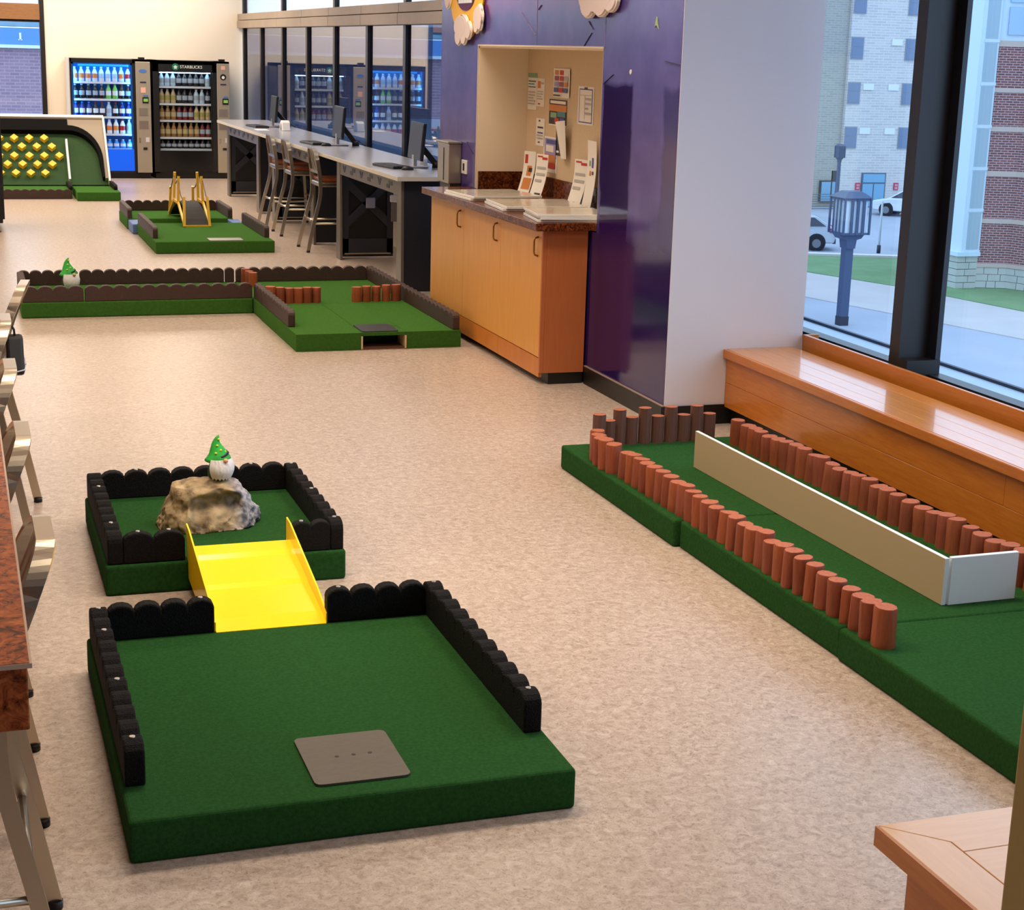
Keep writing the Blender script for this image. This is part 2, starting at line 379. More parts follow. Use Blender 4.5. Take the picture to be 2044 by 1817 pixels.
# back window (left), in the back wall
wn = sthing('window_1', (-1, 26.55, 0.62))
fm = MB(); fm.box(1.33, 26.47, 0.62, 1.40, 26.62, 3.4); fm.box(-8, 26.5, 0.62, 1.37, 26.6, 0.68); fm.box(-8, 26.5, 2.27, 1.34, 26.6, 2.31); fm.box(-8, 26.5, 3.34, 1.37, 26.6, 3.4)
for x in (-0.6, -2.6, -4.6, -6.6): fm.box(x - 0.04, 26.5, 0.62, x + 0.04, 26.6, 3.4)
fm.build('window_frame', BRONZE, wn)
MB().box(-8, 26.46, 2.425, 1.335, 26.6, 2.54).build('wood_band', OAKBROWN, wn)
MB().box(-8, 26.44, 2.305, 1.335, 26.6, 2.425).build('wood_band', OAKBROWN, wn)
xs = [1.33, -0.6, -2.6, -4.6, -6.6, -8]
for a, b in zip(xs, xs[1:]):
    MB().box(b, 26.55, 0.68, a, 26.562, 2.27).build('pane', GLASS_NEAR, wn)
    MB().box(b, 26.55, 2.54, a, 26.562, 3.34).build('pane', GLASS_NEAR, wn)

# far window wall behind the computer counter
structure(MB().box(4.38, 12.93, 0, 4.5, 26.5, 0.62).build('wall_right_sill', CREAM))
wn = sthing('window_2', (4.42, 19, 0.62))
MY = [26.36, 24.82, 23.13, 21.45, 19.82, 18.15, 16.53, 14.9, 13.3]
for y in MY:
    MB().box(4.395, y - 0.05, 0.62, 4.455, y + 0.05, 2.29).build('mullion', BRONZE, wn)
for y in (26.36, 23.13, 19.82, 16.53, 13.3):
    MB().box(4.395, y - 0.05, 2.49, 4.455, y + 0.05, 3.5).build('mullion', BRONZE, wn)
MB().box(4.38, 12.93, 0.62, 4.47, 26.5, 0.68).build('bottom_rail', BRONZE, wn)
for a, b in zip(MY, MY[1:]):
    MB().box(4.425, b + 0.05, 0.66, 4.437, a - 0.05, 2.29).build('pane', GLASS_FAR, wn)
ys = (26.36, 23.13, 19.82, 16.53, 13.3)
for a, b in zip(ys, ys[1:]):
    MB().box(4.425, b + 0.05, 2.49, 4.437, a - 0.05, 3.5).build('pane', GLASS_NEAR, wn)
bd = sthing('trim_1', (4.4, 19, 2.28))
yy = [26.48, 23.13, 21.45, 19.82, 18.15, 16.53, 14.9, 12.93]
for a, b in zip(yy, yy[1:]):
    MB().box(4.33, b + 0.006, 2.395, 4.50, a - 0.006, 2.49).build('band_panel', TAUPE, bd, bev=0.004, seg=1)
    MB().box(4.32, b + 0.006, 2.275, 4.50, a - 0.006, 2.388).build('band_panel', TAUPE, bd, bev=0.004, seg=1)

# violet wall with the niche (Y 9.42-11.93, Z 1.025-2.08) and the white pier that ends it
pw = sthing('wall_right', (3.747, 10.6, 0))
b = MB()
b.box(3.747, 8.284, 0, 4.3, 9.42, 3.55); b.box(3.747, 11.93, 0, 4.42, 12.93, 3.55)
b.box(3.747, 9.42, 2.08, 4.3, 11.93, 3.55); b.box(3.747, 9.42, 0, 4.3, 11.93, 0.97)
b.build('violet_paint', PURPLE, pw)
NICHE = M('niche_beige', (244, 228, 202), 0.65); CORK = M('tan_pinboard', (204, 180, 144), 0.85, var=((214, 192, 160), 120, 0.3))
b = MB(); b.box(3.75, 11.918, 1.025, 4.135, 11.935, 2.078); b.box(3.75, 9.415, 1.025, 4.135, 9.43, 2.078); b.box(3.75, 9.42, 2.066, 4.135, 11.93, 2.085)
b.build('niche_lining', NICHE, pw)
MB().box(4.135, 9.42, 1.0, 4.17, 11.93, 2.08).build('pinboard', CORK, pw)
b = MB(); b.box(3.739, 9.413, 2.078, 3.749, 11.935, 2.09); b.box(3.741, 11.925, 1.03, 3.749, 11.937, 2.08)
b.build('niche_edge_bead', M('bead_cream', (214, 196, 172), 0.5), pw)
b = MB(); b.box(3.757, 11.9, 1.026, 4.12, 11.918, 1.158); b.box(4.12, 9.431, 1.026, 4.134, 11.918, 1.158)
b.build('granite_backsplash', GRAN, pw)
# joints, scratches and small marks on the paint
SEAM = M('paint_seam', (120, 104, 168), 0.4); MARK = M('paint_scar', (34, 24, 66), 0.5); SPOT = M('paint_chip', (226, 220, 210), 0.6)
for y in (9.402, 10.645): MB().box(3.7455, y - 0.004, 2.09, 3.748, y + 0.004, 2.9).build('panel_seam', SEAM, pw)
MB().bar((3.7465, 10.98, 2.31), (3.7465, 10.66, 2.16), 0.002, 0.012, (1, 0, 0)).build('scratch', SEAM, pw)
MB().bar((3.7465, 10.62, 2.32), (3.7465, 10.56, 2.35), 0.002, 0.014, (1, 0, 0)).build('scratch', SEAM, pw)
MB().bar((3.7465, 9.68, 2.24), (3.7465, 9.60, 2.19), 0.002, 0.012, (1, 0, 0)).build('scratch', SEAM, pw)
MB().bar((3.7465, 9.75, 2.09), (3.7465, 9.62, 2.17), 0.002, 0.01, (1, 0, 0)).build('scratch', MARK, pw)
MB().bar((3.7465, 8.494, 2.018), (3.7465, 8.29, 2.0), 0.002, 0.012, (1, 0, 0)).build('scratch', MARK, pw)
MB().bar((3.7465, 12.18, 1.36), (3.7465, 12.0, 1.28), 0.002, 0.012, (1, 0, 0)).build('scratch', MARK, pw)
MB().bar((3.7465, 9.40, 1.87), (3.7465, 9.24, 1.93), 0.002, 0.01, (1, 0, 0)).build('scratch', MARK, pw)
MB().cyl((3.7435, 8.978, 1.95), (3.748, 8.978, 1.95), 0.014).build('paint_chip', SPOT, pw)
# torn sticker scrap on the wall
MB().prism([(8.655, 2.20), (8.635, 2.257), (8.625, 2.25), (8.615, 2.215), (8.60, 2.19), (8.622, 2.205), (8.636, 2.212)], YZ, 3.742, 3.7475).build('sticker_scrap', M('scrap_green', (150, 170, 120), 0.7), pw)
structure(MB().box(3.749, 8.278, 0.10, 4.6, 8.4, 3.55).build('wall_pier', WHITEW))
b = MB(); b.box(3.735, 8.27, 0, 3.749, 9.51, 0.113); b.box(3.735, 8.266, 0, 4.16, 8.282, 0.113); b.box(3.735, 12.1, 0, 3.749, 12.93, 0.11)
structure(b.build('baseboard_right', BLACKB))
structure(MB().box(3.733, 8.27, 0.113, 3.749, 9.51, 0.118).build('trim_2', M('base_cap', (150, 128, 118), 0.5)))

# near window beside the bench: frame, mullion post, panes
structure(MB().box(4.62, -4, 0, 5.05, 12.9, 0.40).build('wall_window_lower', BLACKB))
structure(MB().box(4.90, -4, 3.3, 5.05, 12.9, 3.55).build('wall_window_upper', CREAM))
wn = sthing('window_3', (4.92, 7, 0.4))
MB().box(4.86, -4, 0.40, 4.95, 12.9, 0.437).build('bottom_rail', BRONZE, wn)
for y0 in (7.45, 4.6, 1.75, -1.1):
    b = MB(); b.box(4.727, y0, 0.514, 4.92, y0 + 0.095, 3.3); b.build('mullion', BRONZE, wn)
    b = MB(); b.box(4.727, y0 - 0.085, 0.40, 4.93, y0 + 0.097, 0.514); b.build('mullion_base', BRONZE, wn)
    MB().box(4.905, y0 - 0.075, 0.51, 4.935, y0, 3.3).build('stile', M('frame_blue_black', (22, 24, 36), 0.35), wn)
ys = (12.9, 7.45, 4.6, 1.75, -1.1, -4)
for a, c in zip(ys, ys[1:]):
    MB().box(4.915, c + 0.02, 0.42, 4.927, a - 0.02, 3.3).build('pane', GLASS_NEAR, wn)
led = sthing('trim_3', (5.1, 7, 0.3))
MB().box(4.95, -4, 0.30, 5.3, 12.9, 0.375).build('outside_ledge', M('pale_metal_ledge', (178, 196, 214), 0.5), led)
MB().box(5.28, -4, 0.375, 5.305, 12.9, 0.392).build('ledge_lip', M('ledge_lip_dark', (50, 58, 78), 0.5), led)

# ================================================================== window bench and near bench
bn = thing('window_bench', 'long honey oak bench built along the window beside the log-lined golf strip', 'bench', (4.3, 5, 0))
B0, B1 = -2.0, 8.276
w4 = (4.54 - 4.118) / 4
for i in range(4):
    x0 = 4.118 + i * w4
    MB().box(x0 + 0.0008, B0, 0.405, x0 + w4 - 0.0008, B1, 0.435).build('seat_plank', OAK_Y, bn, bev=0.001, seg=1)
MB().box(4.098, B0, 0.385, 4.118, B1, 0.4345).build('nosing', OAK_F, bn, bev=0.004)
for z0, z1, cuts in ((0.243, 0.386, [B1, 5.6, 2.6, B0]), (0.10, 0.241, [B1, 5.18, 2.2, B0])):
    for a, c in zip(cuts, cuts[1:]):
        MB().box(4.122, c + 0.0008, z0, 4.142, a - 0.0008, z1).build('front_board', OAK_F, bn, bev=0.001, seg=1)
MB().box(4.16, B0, 0, 4.18, B1, 0.10).build('kick_board', BLACKB, bn)
MB().box(4.145, B0, 0.10, 4.52, B1, 0.404).build('carcass', BLACKB, bn)
sl = sthing('trim_4', (4.6, 5, 0.4))
b = MB(); b.box(4.600, B0, 0.40, 4.622, 8.26, 0.505); b.box(4.600, 8.262, 0.40, 4.70, 8.277, 0.505)
b.build('window_sill_board', OAK_F, sl, bev=0.003)

nb = thing('near_bench', 'oak bench corner in the bottom right foreground', 'bench', (2.4, 2.3, 0))
MB().prism([(1.833, 2.81), (1.945, 2.70), (1.945, 1.3), (1.833, 1.3)], XY, 0.39, 0.435).build('edge_plank', OAK_P, nb, bev=0.002, seg=1)
yb = [2.81, 2.655, 2.50, 2.345, 2.19, 2.035, 1.88, 1.725, 1.57, 1.3]
for i, (a, c) in enumerate(zip(yb, yb[1:])):
    if i == 0: MB().prism([(1.8335, 2.81), (3.4, 2.81), (3.4, c + 0.001), (1.947, c + 0.001), (1.947, 2.70)], XY, 0.392, 0.4352).build('seat_plank', OAK_X, nb, bev=0.001, seg=1)
    else: MB().box(1.947, c + 0.001, 0.392, 3.4, a - 0.001, 0.435).build('seat_plank', OAK_X, nb, bev=0.001, seg=1)
MB().box(1.885, 1.35, 0.05, 3.35, 2.76, 0.389).build('carcass', OAK_F, nb)
MB().box(1.827, 1.3, 0.388, 1.8325, 2.812, 0.4335).build('nosing', OAK_F, nb)  # thin added strip, its darker oak stands in for shade on the edge
MB().box(1.93, 1.4, 0, 3.3, 2.71, 0.05).build('kick_board', BLACKB, nb)
tag(MB().box(1.438, 1.74, 0, 1.558, 1.86, 3.55).build('tan_post', M('khaki_paint', (168, 146, 92), 0.6), o=(1.485, 1.8, 0), bev=0.006), 'khaki painted post cut off by the right edge in front of the near bench', 'post')

# ================================================================== cabinet, worktop and what lies on it
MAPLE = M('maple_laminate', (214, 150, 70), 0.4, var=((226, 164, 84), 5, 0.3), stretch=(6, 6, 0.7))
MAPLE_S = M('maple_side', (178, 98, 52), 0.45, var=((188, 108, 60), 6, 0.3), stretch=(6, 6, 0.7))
MAPLE_B = M('maple_plinth', (206, 130, 48), 0.45, var=((190, 112, 40), 9, 0.3))
cb = thing('base_cabinet', 'maple base cabinet with three tall doors against the violet wall', 'cabinet', (3.6, 10.8, 0))
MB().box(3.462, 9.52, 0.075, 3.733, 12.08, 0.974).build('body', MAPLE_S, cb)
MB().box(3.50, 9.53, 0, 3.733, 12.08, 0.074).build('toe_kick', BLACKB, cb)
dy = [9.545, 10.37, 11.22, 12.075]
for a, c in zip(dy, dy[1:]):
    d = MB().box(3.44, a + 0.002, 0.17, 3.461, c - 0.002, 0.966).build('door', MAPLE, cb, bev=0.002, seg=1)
    y = a + 0.075
    MB().tube([(3.44, y, 0.925), (3.418, y, 0.918), (3.412, y, 0.90), (3.412, y, 0.83), (3.418, y, 0.812), (3.44, y, 0.805)], 0.006, 8).build('handle', M('bronze_pull', (150, 110, 60), 0.3, metal=0.9), d)
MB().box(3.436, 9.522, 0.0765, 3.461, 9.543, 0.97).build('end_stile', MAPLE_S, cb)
for a, c in ((9.545, 10.372), (10.376, 12.075)):
    MB().box(3.44, a, 0.045, 3.461, c, 0.165).build('plinth_board', MAPLE_B, cb)
wt = thing('granite_worktop', 'brown granite worktop over the maple cabinet running into the wall niche', 'worktop', (3.6, 10.8, 0.975))
b = MB(); b.prism([(3.37, 9.47), (3.745, 9.47), (3.745, 9.436), (4.134, 9.436), (4.134, 11.898), (3.745, 11.898), (3.745, 12.11), (3.37, 12.11)], XY, 0.976, 1.025)
b.build('granite_slab', GRAN, wt, bev=0.004)
GREYTOP = M('grey_gloss_board', (176, 166, 150), 0.14, var=((196, 188, 172), 5, 0.3))
def board_stack(c, sx, sy, n, rot, label):
    t = thing('board_stack', label, 'board', (c[0], c[1], 1.0252), 'stacks of flat boards on the worktop')
    for k in range(n):
        a = math.radians(rot + (k % 2) * 1.5); off = (k % 2) * 0.012
        u = Vector((math.cos(a), math.sin(a), 0)); v = Vector((-math.sin(a), math.cos(a), 0))
        b = MB().obox((c[0] + off, c[1] - off, 1.0255 + 0.017 * k + 0.0085), (u, v, (0, 0, 1)), sx / 2, sy / 2, 0.0082)
        b.m = [0, 1, 0, 0, 0, 0]
        b.build('board', [WHITE, GREYTOP], t, bev=0.0015, seg=1)
board_stack((3.64, 11.22), 0.52, 0.56, 2, 3, 'two flat white-edged boards on the far end of the granite worktop')
board_stack((3.70, 10.46), 0.56, 0.56, 2, -5, 'two flat white-edged boards on the middle of the granite worktop')
board_stack((3.655, 9.72), 0.46, 0.46, 3, -8, 'three stacked white-edged boards on the near corner of the granite worktop')

# papers: pinned sheets (Y, Z on the pinboard) and leaning flyers
INK = M('print_black', (52, 46, 46), 0.6); PRED = M('print_red', (190, 52, 40), 0.6); PGRN = M('print_green', (128, 168, 130), 0.6)
PBLU = M('print_blue', (74, 84, 150), 0.6); PORG = M('print_orange', (206, 128, 62), 0.6); PTEAL = M('print_teal', (70, 130, 132), 0.6)
PLIL = M('print_lilac', (160, 150, 196), 0.6); PMAUVE = M('print_mauve', (150, 76, 110), 0.6); PGREY = M('print_grey', (176, 172, 166), 0.6)
PR = [PAPER, INK, PRED, PGRN, PBLU, PORG, PTEAL, PLIL, PMAUVE, PGREY]
def sheet(label, y0, z0, y1, z1, prints, x=4.134, name='notice', tilt=0.0, curl=0.0):
    """y0 > y1 (left to right in view); prints: (u0, v0, u1, v1, material index) with u left-right and v top-down, 0..1"""
    W = y0 - y1; Hh = z0 - z1; b = MB(); o = (x, (y0 + y1) / 2, z1)
    def pt(u, v, d): return (x - d - tilt * v - curl * (u ** 2) * 0.5 - curl * abs(v - 0.5) * 0.3, y0 - W * u, z0 - Hh * v)
    def grid(u0, v0, u1, v1, d, mi, n=5):
        vs = []; fs = []
        for i in range(n + 1):
            for j in range(n + 1): vs.append(pt(u0 + (u1 - u0) * i / n, v0 + (v1 - v0) * j / n, d))
        for i in range(n):
            for j in range(n): k = i * (n + 1) + j; fs.append((k, k + 1, k + n + 2, k + n + 1))
        b.add(vs, fs, mi, True)
    grid(0, 0, 1, 1, 0.0012, 0); grid(0, 0, 1, 1, 0.0006, 0)
    for k_, (u0, v0, u1, v1, mi) in enumerate(prints): grid(u0, v0, u1, v1, 0.0022 + 0.0007 * k_, mi, 5)
    ob = b.build(name, PR, o=o); return tag(ob, label, 'paper', 'papers in the wall niche')
def lines(v0, v1, n, u0=0.12, u1=0.88, mi=9):
    h = (v1 - v0) / n; return [(u0, v0 + i * h, u1 - (0.2 if i % 3 == 2 else 0), v0 + i * h + h * 0.4, mi) for i in range(n)]
sheet('pale green headed form pinned at the upper left of the niche', 11.90, 1.892, 11.70, 1.626, [(0, 0, 1, 0.12, 3), (0.08, 0.2, 0.9, 0.24, 6), (0.08, 0.28, 0.75, 0.31, 6), (0.08, 0.36, 0.9, 0.39, 6)] + lines(0.5, 0.9, 5))
sheet('small white slip with a red-brown drawing beside the green form', 11.695, 1.859, 11.53, 1.655, [(0.1, 0.1, 0.5, 0.35, 5), (0.55, 0.14, 0.9, 0.2, 9), (0.2, 0.88, 0.5, 0.93, 2)] + lines(0.45, 0.8, 4))
sheet('white flyer with a grid of coloured squares at the top centre of the niche', 11.339, 1.937, 10.992, 1.734,
      [(0.08 + c * 0.3, 0.06 + r * 0.2, 0.32 + c * 0.3, 0.22 + r * 0.2, [5, 2, 0, 8, 2, 9, 7, 8, 5, 4, 2, 4][r * 3 + c]) for r in range(4) for c in range(3)] + [(0.08, 0.9, 0.5, 0.95, 1)], curl=0.012)
sheet('dark photo poster with orange headline below the coloured grid flyer', 11.412, 1.719, 11.048, 1.533, [(0, 0, 1, 0.95, 1), (0.06, 0.05, 0.94, 0.16, 0), (0.0, 0.2, 1, 0.45, 5), (0.1, 0.5, 0.45, 0.7, 3), (0.5, 0.45, 0.95, 0.65, 6), (0.35, 0.7, 0.6, 0.92, 2), (0.65, 0.68, 0.9, 0.85, 4)])
sheet('blue-framed clipboard sheet on the right of the niche board', 10.831, 1.826, 10.531, 1.568, [(0.08, 0.06, 0.92, 0.95, 4), (0.12, 0.09, 0.88, 0.92, 0), (0.4, 0.02, 0.6, 0.07, 1), (0.12, 0.22, 0.88, 0.235, 9), (0.45, 0.24, 0.47, 0.85, 9)] + lines(0.3, 0.8, 4, 0.5, 0.86))
sheet('narrow white notice with black lines above the granite backsplash', 11.691, 1.57, 11.502, 1.371, [(0.3, 0.06, 0.5, 0.12, 1), (0.2, 0.3, 0.85, 0.36, 1), (0.2, 0.5, 0.85, 0.55, 4), (0.3, 0.85, 0.5, 0.9, 1)] + lines(0.6, 0.8, 2))
sheet('lilac and red printed poster in the lower middle of the niche', 11.51, 1.449, 11.216, 1.193, [(0.08, 0.05, 0.95, 0.6, 7), (0.2, 0.08, 0.9, 0.2, 4), (0.2, 0.24, 0.75, 0.42, 0), (0.1, 0.5, 0.9, 0.72, 5), (0.3, 0.73, 0.9, 0.88, 2)])
sheet('dark picture sheet half hidden by a curled white page', 11.249, 1.522, 11.079, 1.325, [(0, 0, 1, 1, 1), (0.1, 0.82, 0.4, 0.9, 0), (0.55, 0.82, 0.85, 0.9, 0)])
b = MB()
vs = []; fs = []; n = 8
for i in range(n + 1):
    for j in range(3):
        u = i / n; v = j / 2; vs.append((4.125 - 0.07 * math.sin(u * PI * 0.8) * (1 - v * 0.5), 11.19 - 0.24 * u - (0.1 * v * (1 - u)), 1.584 - 0.03 * (1 - u) - (0.268 - 0.03 * (1 - u)) * v))
for i in range(n):
    for j in range(2): k = i * 3 + j; fs.append((k, k + 1, k + 4, k + 3))
tag(b.add(vs, fs, 0, True).build('curled_page', PAPER, o=(4.13, 11.07, 1.32)), 'blank white page curling away from the middle of the pinboard', 'paper', 'papers in the wall niche')
def flyer(label, x, y, w, h, rz, lean, prints):
    """folded flyer standing on the worktop, leaning back"""
    b = MB(); n = 6
    def grid(u0, v0, u1, v1, d, mi):
        vs = []; fs = []
        for i in range(n + 1):
            for j in range(n + 1):
                u = u0 + (u1 - u0) * i / n; v = v0 + (v1 - v0) * j / n
                vs.append((lean * (1 - v) - d + 0.018 * math.sin(v * PI), w / 2 - w * u, h * (1 - v)))
        for i in range(n):
            for j in range(n): k = i * (n + 1) + j; fs.append((k, k + 1, k + n + 2, k + n + 1))
        b.add(vs, fs, mi, True)
    grid(0, 0, 1, 1, 0, 0); grid(0, 0, 1, 1, 0.0008, 0)
    for k_, (u0, v0, u1, v1, mi) in enumerate(prints): grid(u0, v0, u1, v1, 0.0018 + 0.0006 * k_, mi)
    ob = b.build('flyer', PR, o=(0, 0, 0)); ob.location = (x, y, 1.0265); ob.rotation_euler = (0, 0, rz)
    return tag(ob, label, 'paper', 'flyers standing on the worktop')
flyer('orange and white flyer leaning at the left end of the niche', 4.02, 11.62, 0.135, 0.30, 0.35, 0.06, [(0.1, 0.08, 0.35, 0.3, 2), (0.35, 0.35, 0.75, 0.6, 5), (0.2, 0.65, 0.9, 0.92, 5), (0.5, 0.4, 0.8, 0.5, 1)])
flyer('white leaflet with a red swoosh left of the middle boards', 4.0, 11.30, 0.15, 0.30, 0.25, 0.06, [(0.1, 0.04, 0.55, 0.08, 2), (0.5, 0.07, 0.95, 0.13, 2), (0.4, 0.92, 0.9, 0.96, 1)] + lines(0.3, 0.75, 3))
flyer('white leaflet with a red swoosh right of the middle boards', 4.04, 10.62, 0.165, 0.31, 0.2, 0.06, [(0.1, 0.04, 0.55, 0.08, 2), (0.5, 0.07, 0.95, 0.13, 2), (0.1, 0.93, 0.6, 0.96, 2)] + lines(0.3, 0.75, 3))
flyer('tall white card with small coloured pictures at the niche right edge', 4.05, 10.40, 0.22, 0.45, -0.1, 0.03, [(0.2, 0.3, 0.4, 0.38, 3), (0.5, 0.25, 0.7, 0.4, 4), (0.3, 0.45, 0.5, 0.52, 5), (0.6, 0.45, 0.75, 0.5, 1)])

# dispenser and switch on the violet wall
ds = thing('towel_dispenser', 'brushed steel paper towel dispenser on the violet wall', 'dispenser', (3.70, 12.45, 1.0))
STS = M('stainless_steel', (176, 168, 154), 0.35, metal=0.85)
MB().box(3.64, 12.31, 1.03, 3.745, 12.62, 1.335).build('housing', STS, ds, bev=0.006)
MB().box(3.63, 12.30, 1.337, 3.745, 12.63, 1.352).build('lid', STS, ds, bev=0.003)
MB().box(3.636, 12.44, 1.05, 3.641, 12.447, 1.30).build('door_seam', BLACK, ds)
MB().box(3.66, 12.33, 0.97, 3.745, 12.60, 1.028).build('paper_slot', M('slot_dark', (70, 62, 54), 0.5), ds)
sw = thing('wall_switch', 'white wall switch plate beside the steel towel dispenser', 'switch', (3.74, 12.2, 1.16))
MB().box(3.735, 12.15, 1.115, 3.7465, 12.28, 1.22).build('plate', WHITE, sw, bev=0.003)
MB().box(3.729, 12.20, 1.14, 3.736, 12.225, 1.195).build('toggle', BLACK, sw)

# sun and cloud cut-outs, partly above the frame
CLOUDM = M('cloud_pinkish_white', (232, 216, 214), 0.6); SUNM = M('sun_yellow', (250, 186, 34), 0.55, var=((252, 200, 60), 3, 0.3)); OUT = M('cutout_edge', (250, 240, 226), 0.6)
sn = thing('sun_cutout', 'yellow sun wall cut-out with a smile above the steel dispenser', 'wall decoration', (3.73, 12.2, 2.62))
def disc(cy, cz, ry, rz, n=28, a0=0, a1=2 * PI): return [(cy + ry * math.cos(a0 + (a1 - a0) * i / n), cz + rz * math.sin(a0 + (a1 - a0) * i / n)) for i in range(n)]
MB().prism(disc(12.22, 2.62, 0.47, 0.50, 36), YZ, 3.728, 3.745).build('disc', SUNM, sn, bev=0.003, seg=1)
mo = [(12.22 + 0.24 * math.cos(PI + PI * i / 14), 2.47 + 0.135 * math.sin(PI + PI * i / 14)) for i in range(15)]
MB().prism(mo, YZ, 3.722, 3.729).build('mouth', M('mouth_violet', (84, 26, 84), 0.6), sn)
for k in range(5): MB().box(3.719, 12.05 + 0.07 * k, 2.39, 3.723, 12.115 + 0.07 * k, 2.455).build('tooth', WHITE, sn)
for y in (12.06, 12.40): MB().prism(disc(y, 2.74, 0.05, 0.08, 16), YZ, 3.722, 3.729).build('eye', MARK, sn)
def cloud(label, lobes, x0, x1):
    t = thing('cloud_cutout', label, 'wall decoration', (3.72, lobes[0][0], lobes[0][1]), 'cloud cut-outs on the violet wall')
    b = MB()
    for i, (cy, cz, ry, rz) in enumerate(lobes): b.prism(disc(cy, cz, ry, rz, 24), YZ, x0 + 0.0003 * i, x1)
    b.build('panel', CLOUDM, t); b = MB()
    for i, (cy, cz, ry, rz) in enumerate(lobes): b.prism(disc(cy, cz, ry + 0.012, rz + 0.01, 24), YZ, x0 + 0.012, x1 - 0.002)
    b.build('edge', OUT, t); return t
cloud('double-lobed white cloud cut-out overlapping the lower part of the sun', [(12.29, 2.22, 0.15, 0.075), (12.34, 2.15, 0.075, 0.065), (12.20, 2.155, 0.07, 0.065), (12.09, 2.19, 0.07, 0.06), (12.24, 2.245, 0.12, 0.055)], 3.70, 3.722)
cloud('small white cloud cut-out on the right flank of the sun', [(11.86, 2.285, 0.10, 0.075), (11.90, 2.225, 0.055, 0.05), (11.82, 2.24, 0.045, 0.045), (11.84, 2.32, 0.06, 0.05)], 3.705, 3.7272)
cloud('small white cloud cut-out on the left flank of the sun', [(12.66, 2.43, 0.06, 0.07), (12.69, 2.47, 0.05, 0.07)], 3.705, 3.7272)
cloud('large white cloud cut-out hanging at the top edge over the niche', [(9.46, 2.44, 0.27, 0.15), (9.62, 2.35, 0.11, 0.085), (9.41, 2.36, 0.12, 0.09), (9.26, 2.37, 0.10, 0.075), (9.70, 2.42, 0.07, 0.10), (9.22, 2.44, 0.06, 0.09)], 3.70, 3.735)
# ================================================================== mini golf
ZT = 0.12
def scallop(parent, p, q, t, n, mat, z0=ZT, h=0.12, screws=(), side=1):
    """scalloped edging board from p to q (plan), thickness t to the left of p->q times side"""
    p = Vector((p[0], p[1])); q = Vector((q[0], q[1])); L = (q - p).length; d = (q - p) / L; nr = Vector((-d.y, d.x)) * side
    poly = [(0, 0), (L, 0)]; w = L / n; dip = min(0.036, w * 0.34)
    for k in reversed(range(n)):
        for i in range(0, 7):
            a = PI * i / 7; poly.append((k * w + w / 2 + math.cos(a) * w / 2, h - dip + dip * math.sin(a)))
    poly.append((0, h - dip))
    # dedupe neighbours
    pl = []
    for c in poly:
        if not pl or (abs(c[0] - pl[-1][0]) + abs(c[1] - pl[-1][1])) > 1e-5: pl.append(c)
    def fn(u, v, a): return (p.x + d.x * u + nr.x * a, p.y + d.y * u + nr.y * a, z0 + v)
    ob = MB().prism(pl, fn, 0, t).build('scalloped_edging', mat, parent, bev=0.006 if mat is RUBBER else 0.004, seg=2 if mat is RUBBER else 1)
    for k in screws:
        u = k * w + w / 2; c = fn(u, h, t / 2)
        MB().cyl((c[0], c[1], c[2] - 0.004), (c[0], c[1], c[2] + 0.003), 0.008, n=8).build('screw', SCREW, ob)
    return ob
def platform(name, label, x0, y0, x1, y1, mat, group=None, notch=None):
    t = thing(name, label, 'golf mat', ((x0 + x1) / 2, (y0 + y1) / 2, 0), group)
    if notch is None: MB().box(x0, y0, 0, x1, y1, ZT).build('turf_platform', mat, t, bev=0.012, seg=3)
    else:
        a, c = notch
        b = MB(); b.box(x0, y0, 0, a, y1, ZT); b.box(c, y0, 0, x1, y1, ZT); b.box(a - 0.002, y0 + 0.25, 0, c + 0.002, y1, ZT); b.box(a - 0.002, y0, ZT - 0.022, c + 0.002, y0 + 0.26, ZT)
        b.build('turf_platform', mat, t)
        MB().box(a - 0.008, y0 - 0.002, 0.004, a + 0.004, y0 + 0.2, ZT - 0.024).build('cup_side', M('raw_wood', (206, 176, 138), 0.7), t)
        MB().box(c - 0.004, y0 - 0.002, 0.004, c + 0.008, y0 + 0.2, ZT - 0.024).build('cup_side', MATS['raw_wood'], t)
        MB().box(a, y0 + 0.01, 0.001, c, y0 + 0.25, 0.012).build('cup_floor', M('raw_floor', (96, 60, 40), 0.8), t)
    return t
# ---- near hole: front mat
m1 = platform('golf_mat', 'dark green golf mat with black scalloped edging in the left foreground', 0.335, 3.885, 1.552, 5.268, CARPET)
scallop(m1, (0.345, 4.09), (0.345, 5.262), 0.055, 11, RUBBER, screws=(0, 4, 8, 10), side=-1)
scallop(m1, (1.542, 4.15), (1.542, 5.262), 0.055, 11, RUBBER, screws=(0, 10), side=1)
scallop(m1, (0.402, 5.262), (0.751, 5.262), 0.052, 4, RUBBER, screws=(3,), side=-1)
scallop(m1, (1.136, 5.262), (1.486, 5.262), 0.052, 4, RUBBER, screws=(0,), side=-1)
def plate(label, x0, y0, x1, y1, holes, mat=STEEL_D):
    t = thing('steel_plate', label, 'plate', ((x0 + x1) / 2, (y0 + y1) / 2, ZT))
    r = 0.02; poly = []
    for cx, cy, a0 in ((x1 - r, y1 - r, 0), (x0 + r, y1 - r, 90), (x0 + r, y0 + r, 180), (x1 - r, y0 + r, 270)):
        for k in range(4): a = math.radians(a0 + 30 * k); poly.append((cx + r * math.cos(a), cy + r * math.sin(a)))
    MB().prism(poly, XY, ZT + 0.001, ZT + 0.007).build('plate_body', mat, t)
    for x, y in holes: MB().cyl((x, y, ZT + 0.0068), (x, y, ZT + 0.0076), 0.0065, n=10).build('bolt_hole', BLACK, t)
    return t
plate('square steel plate with three holes on the foreground golf mat', 0.832, 3.958, 1.098, 4.272, [(0.926, 4.123), (0.974, 4.124), (1.021, 4.125)])
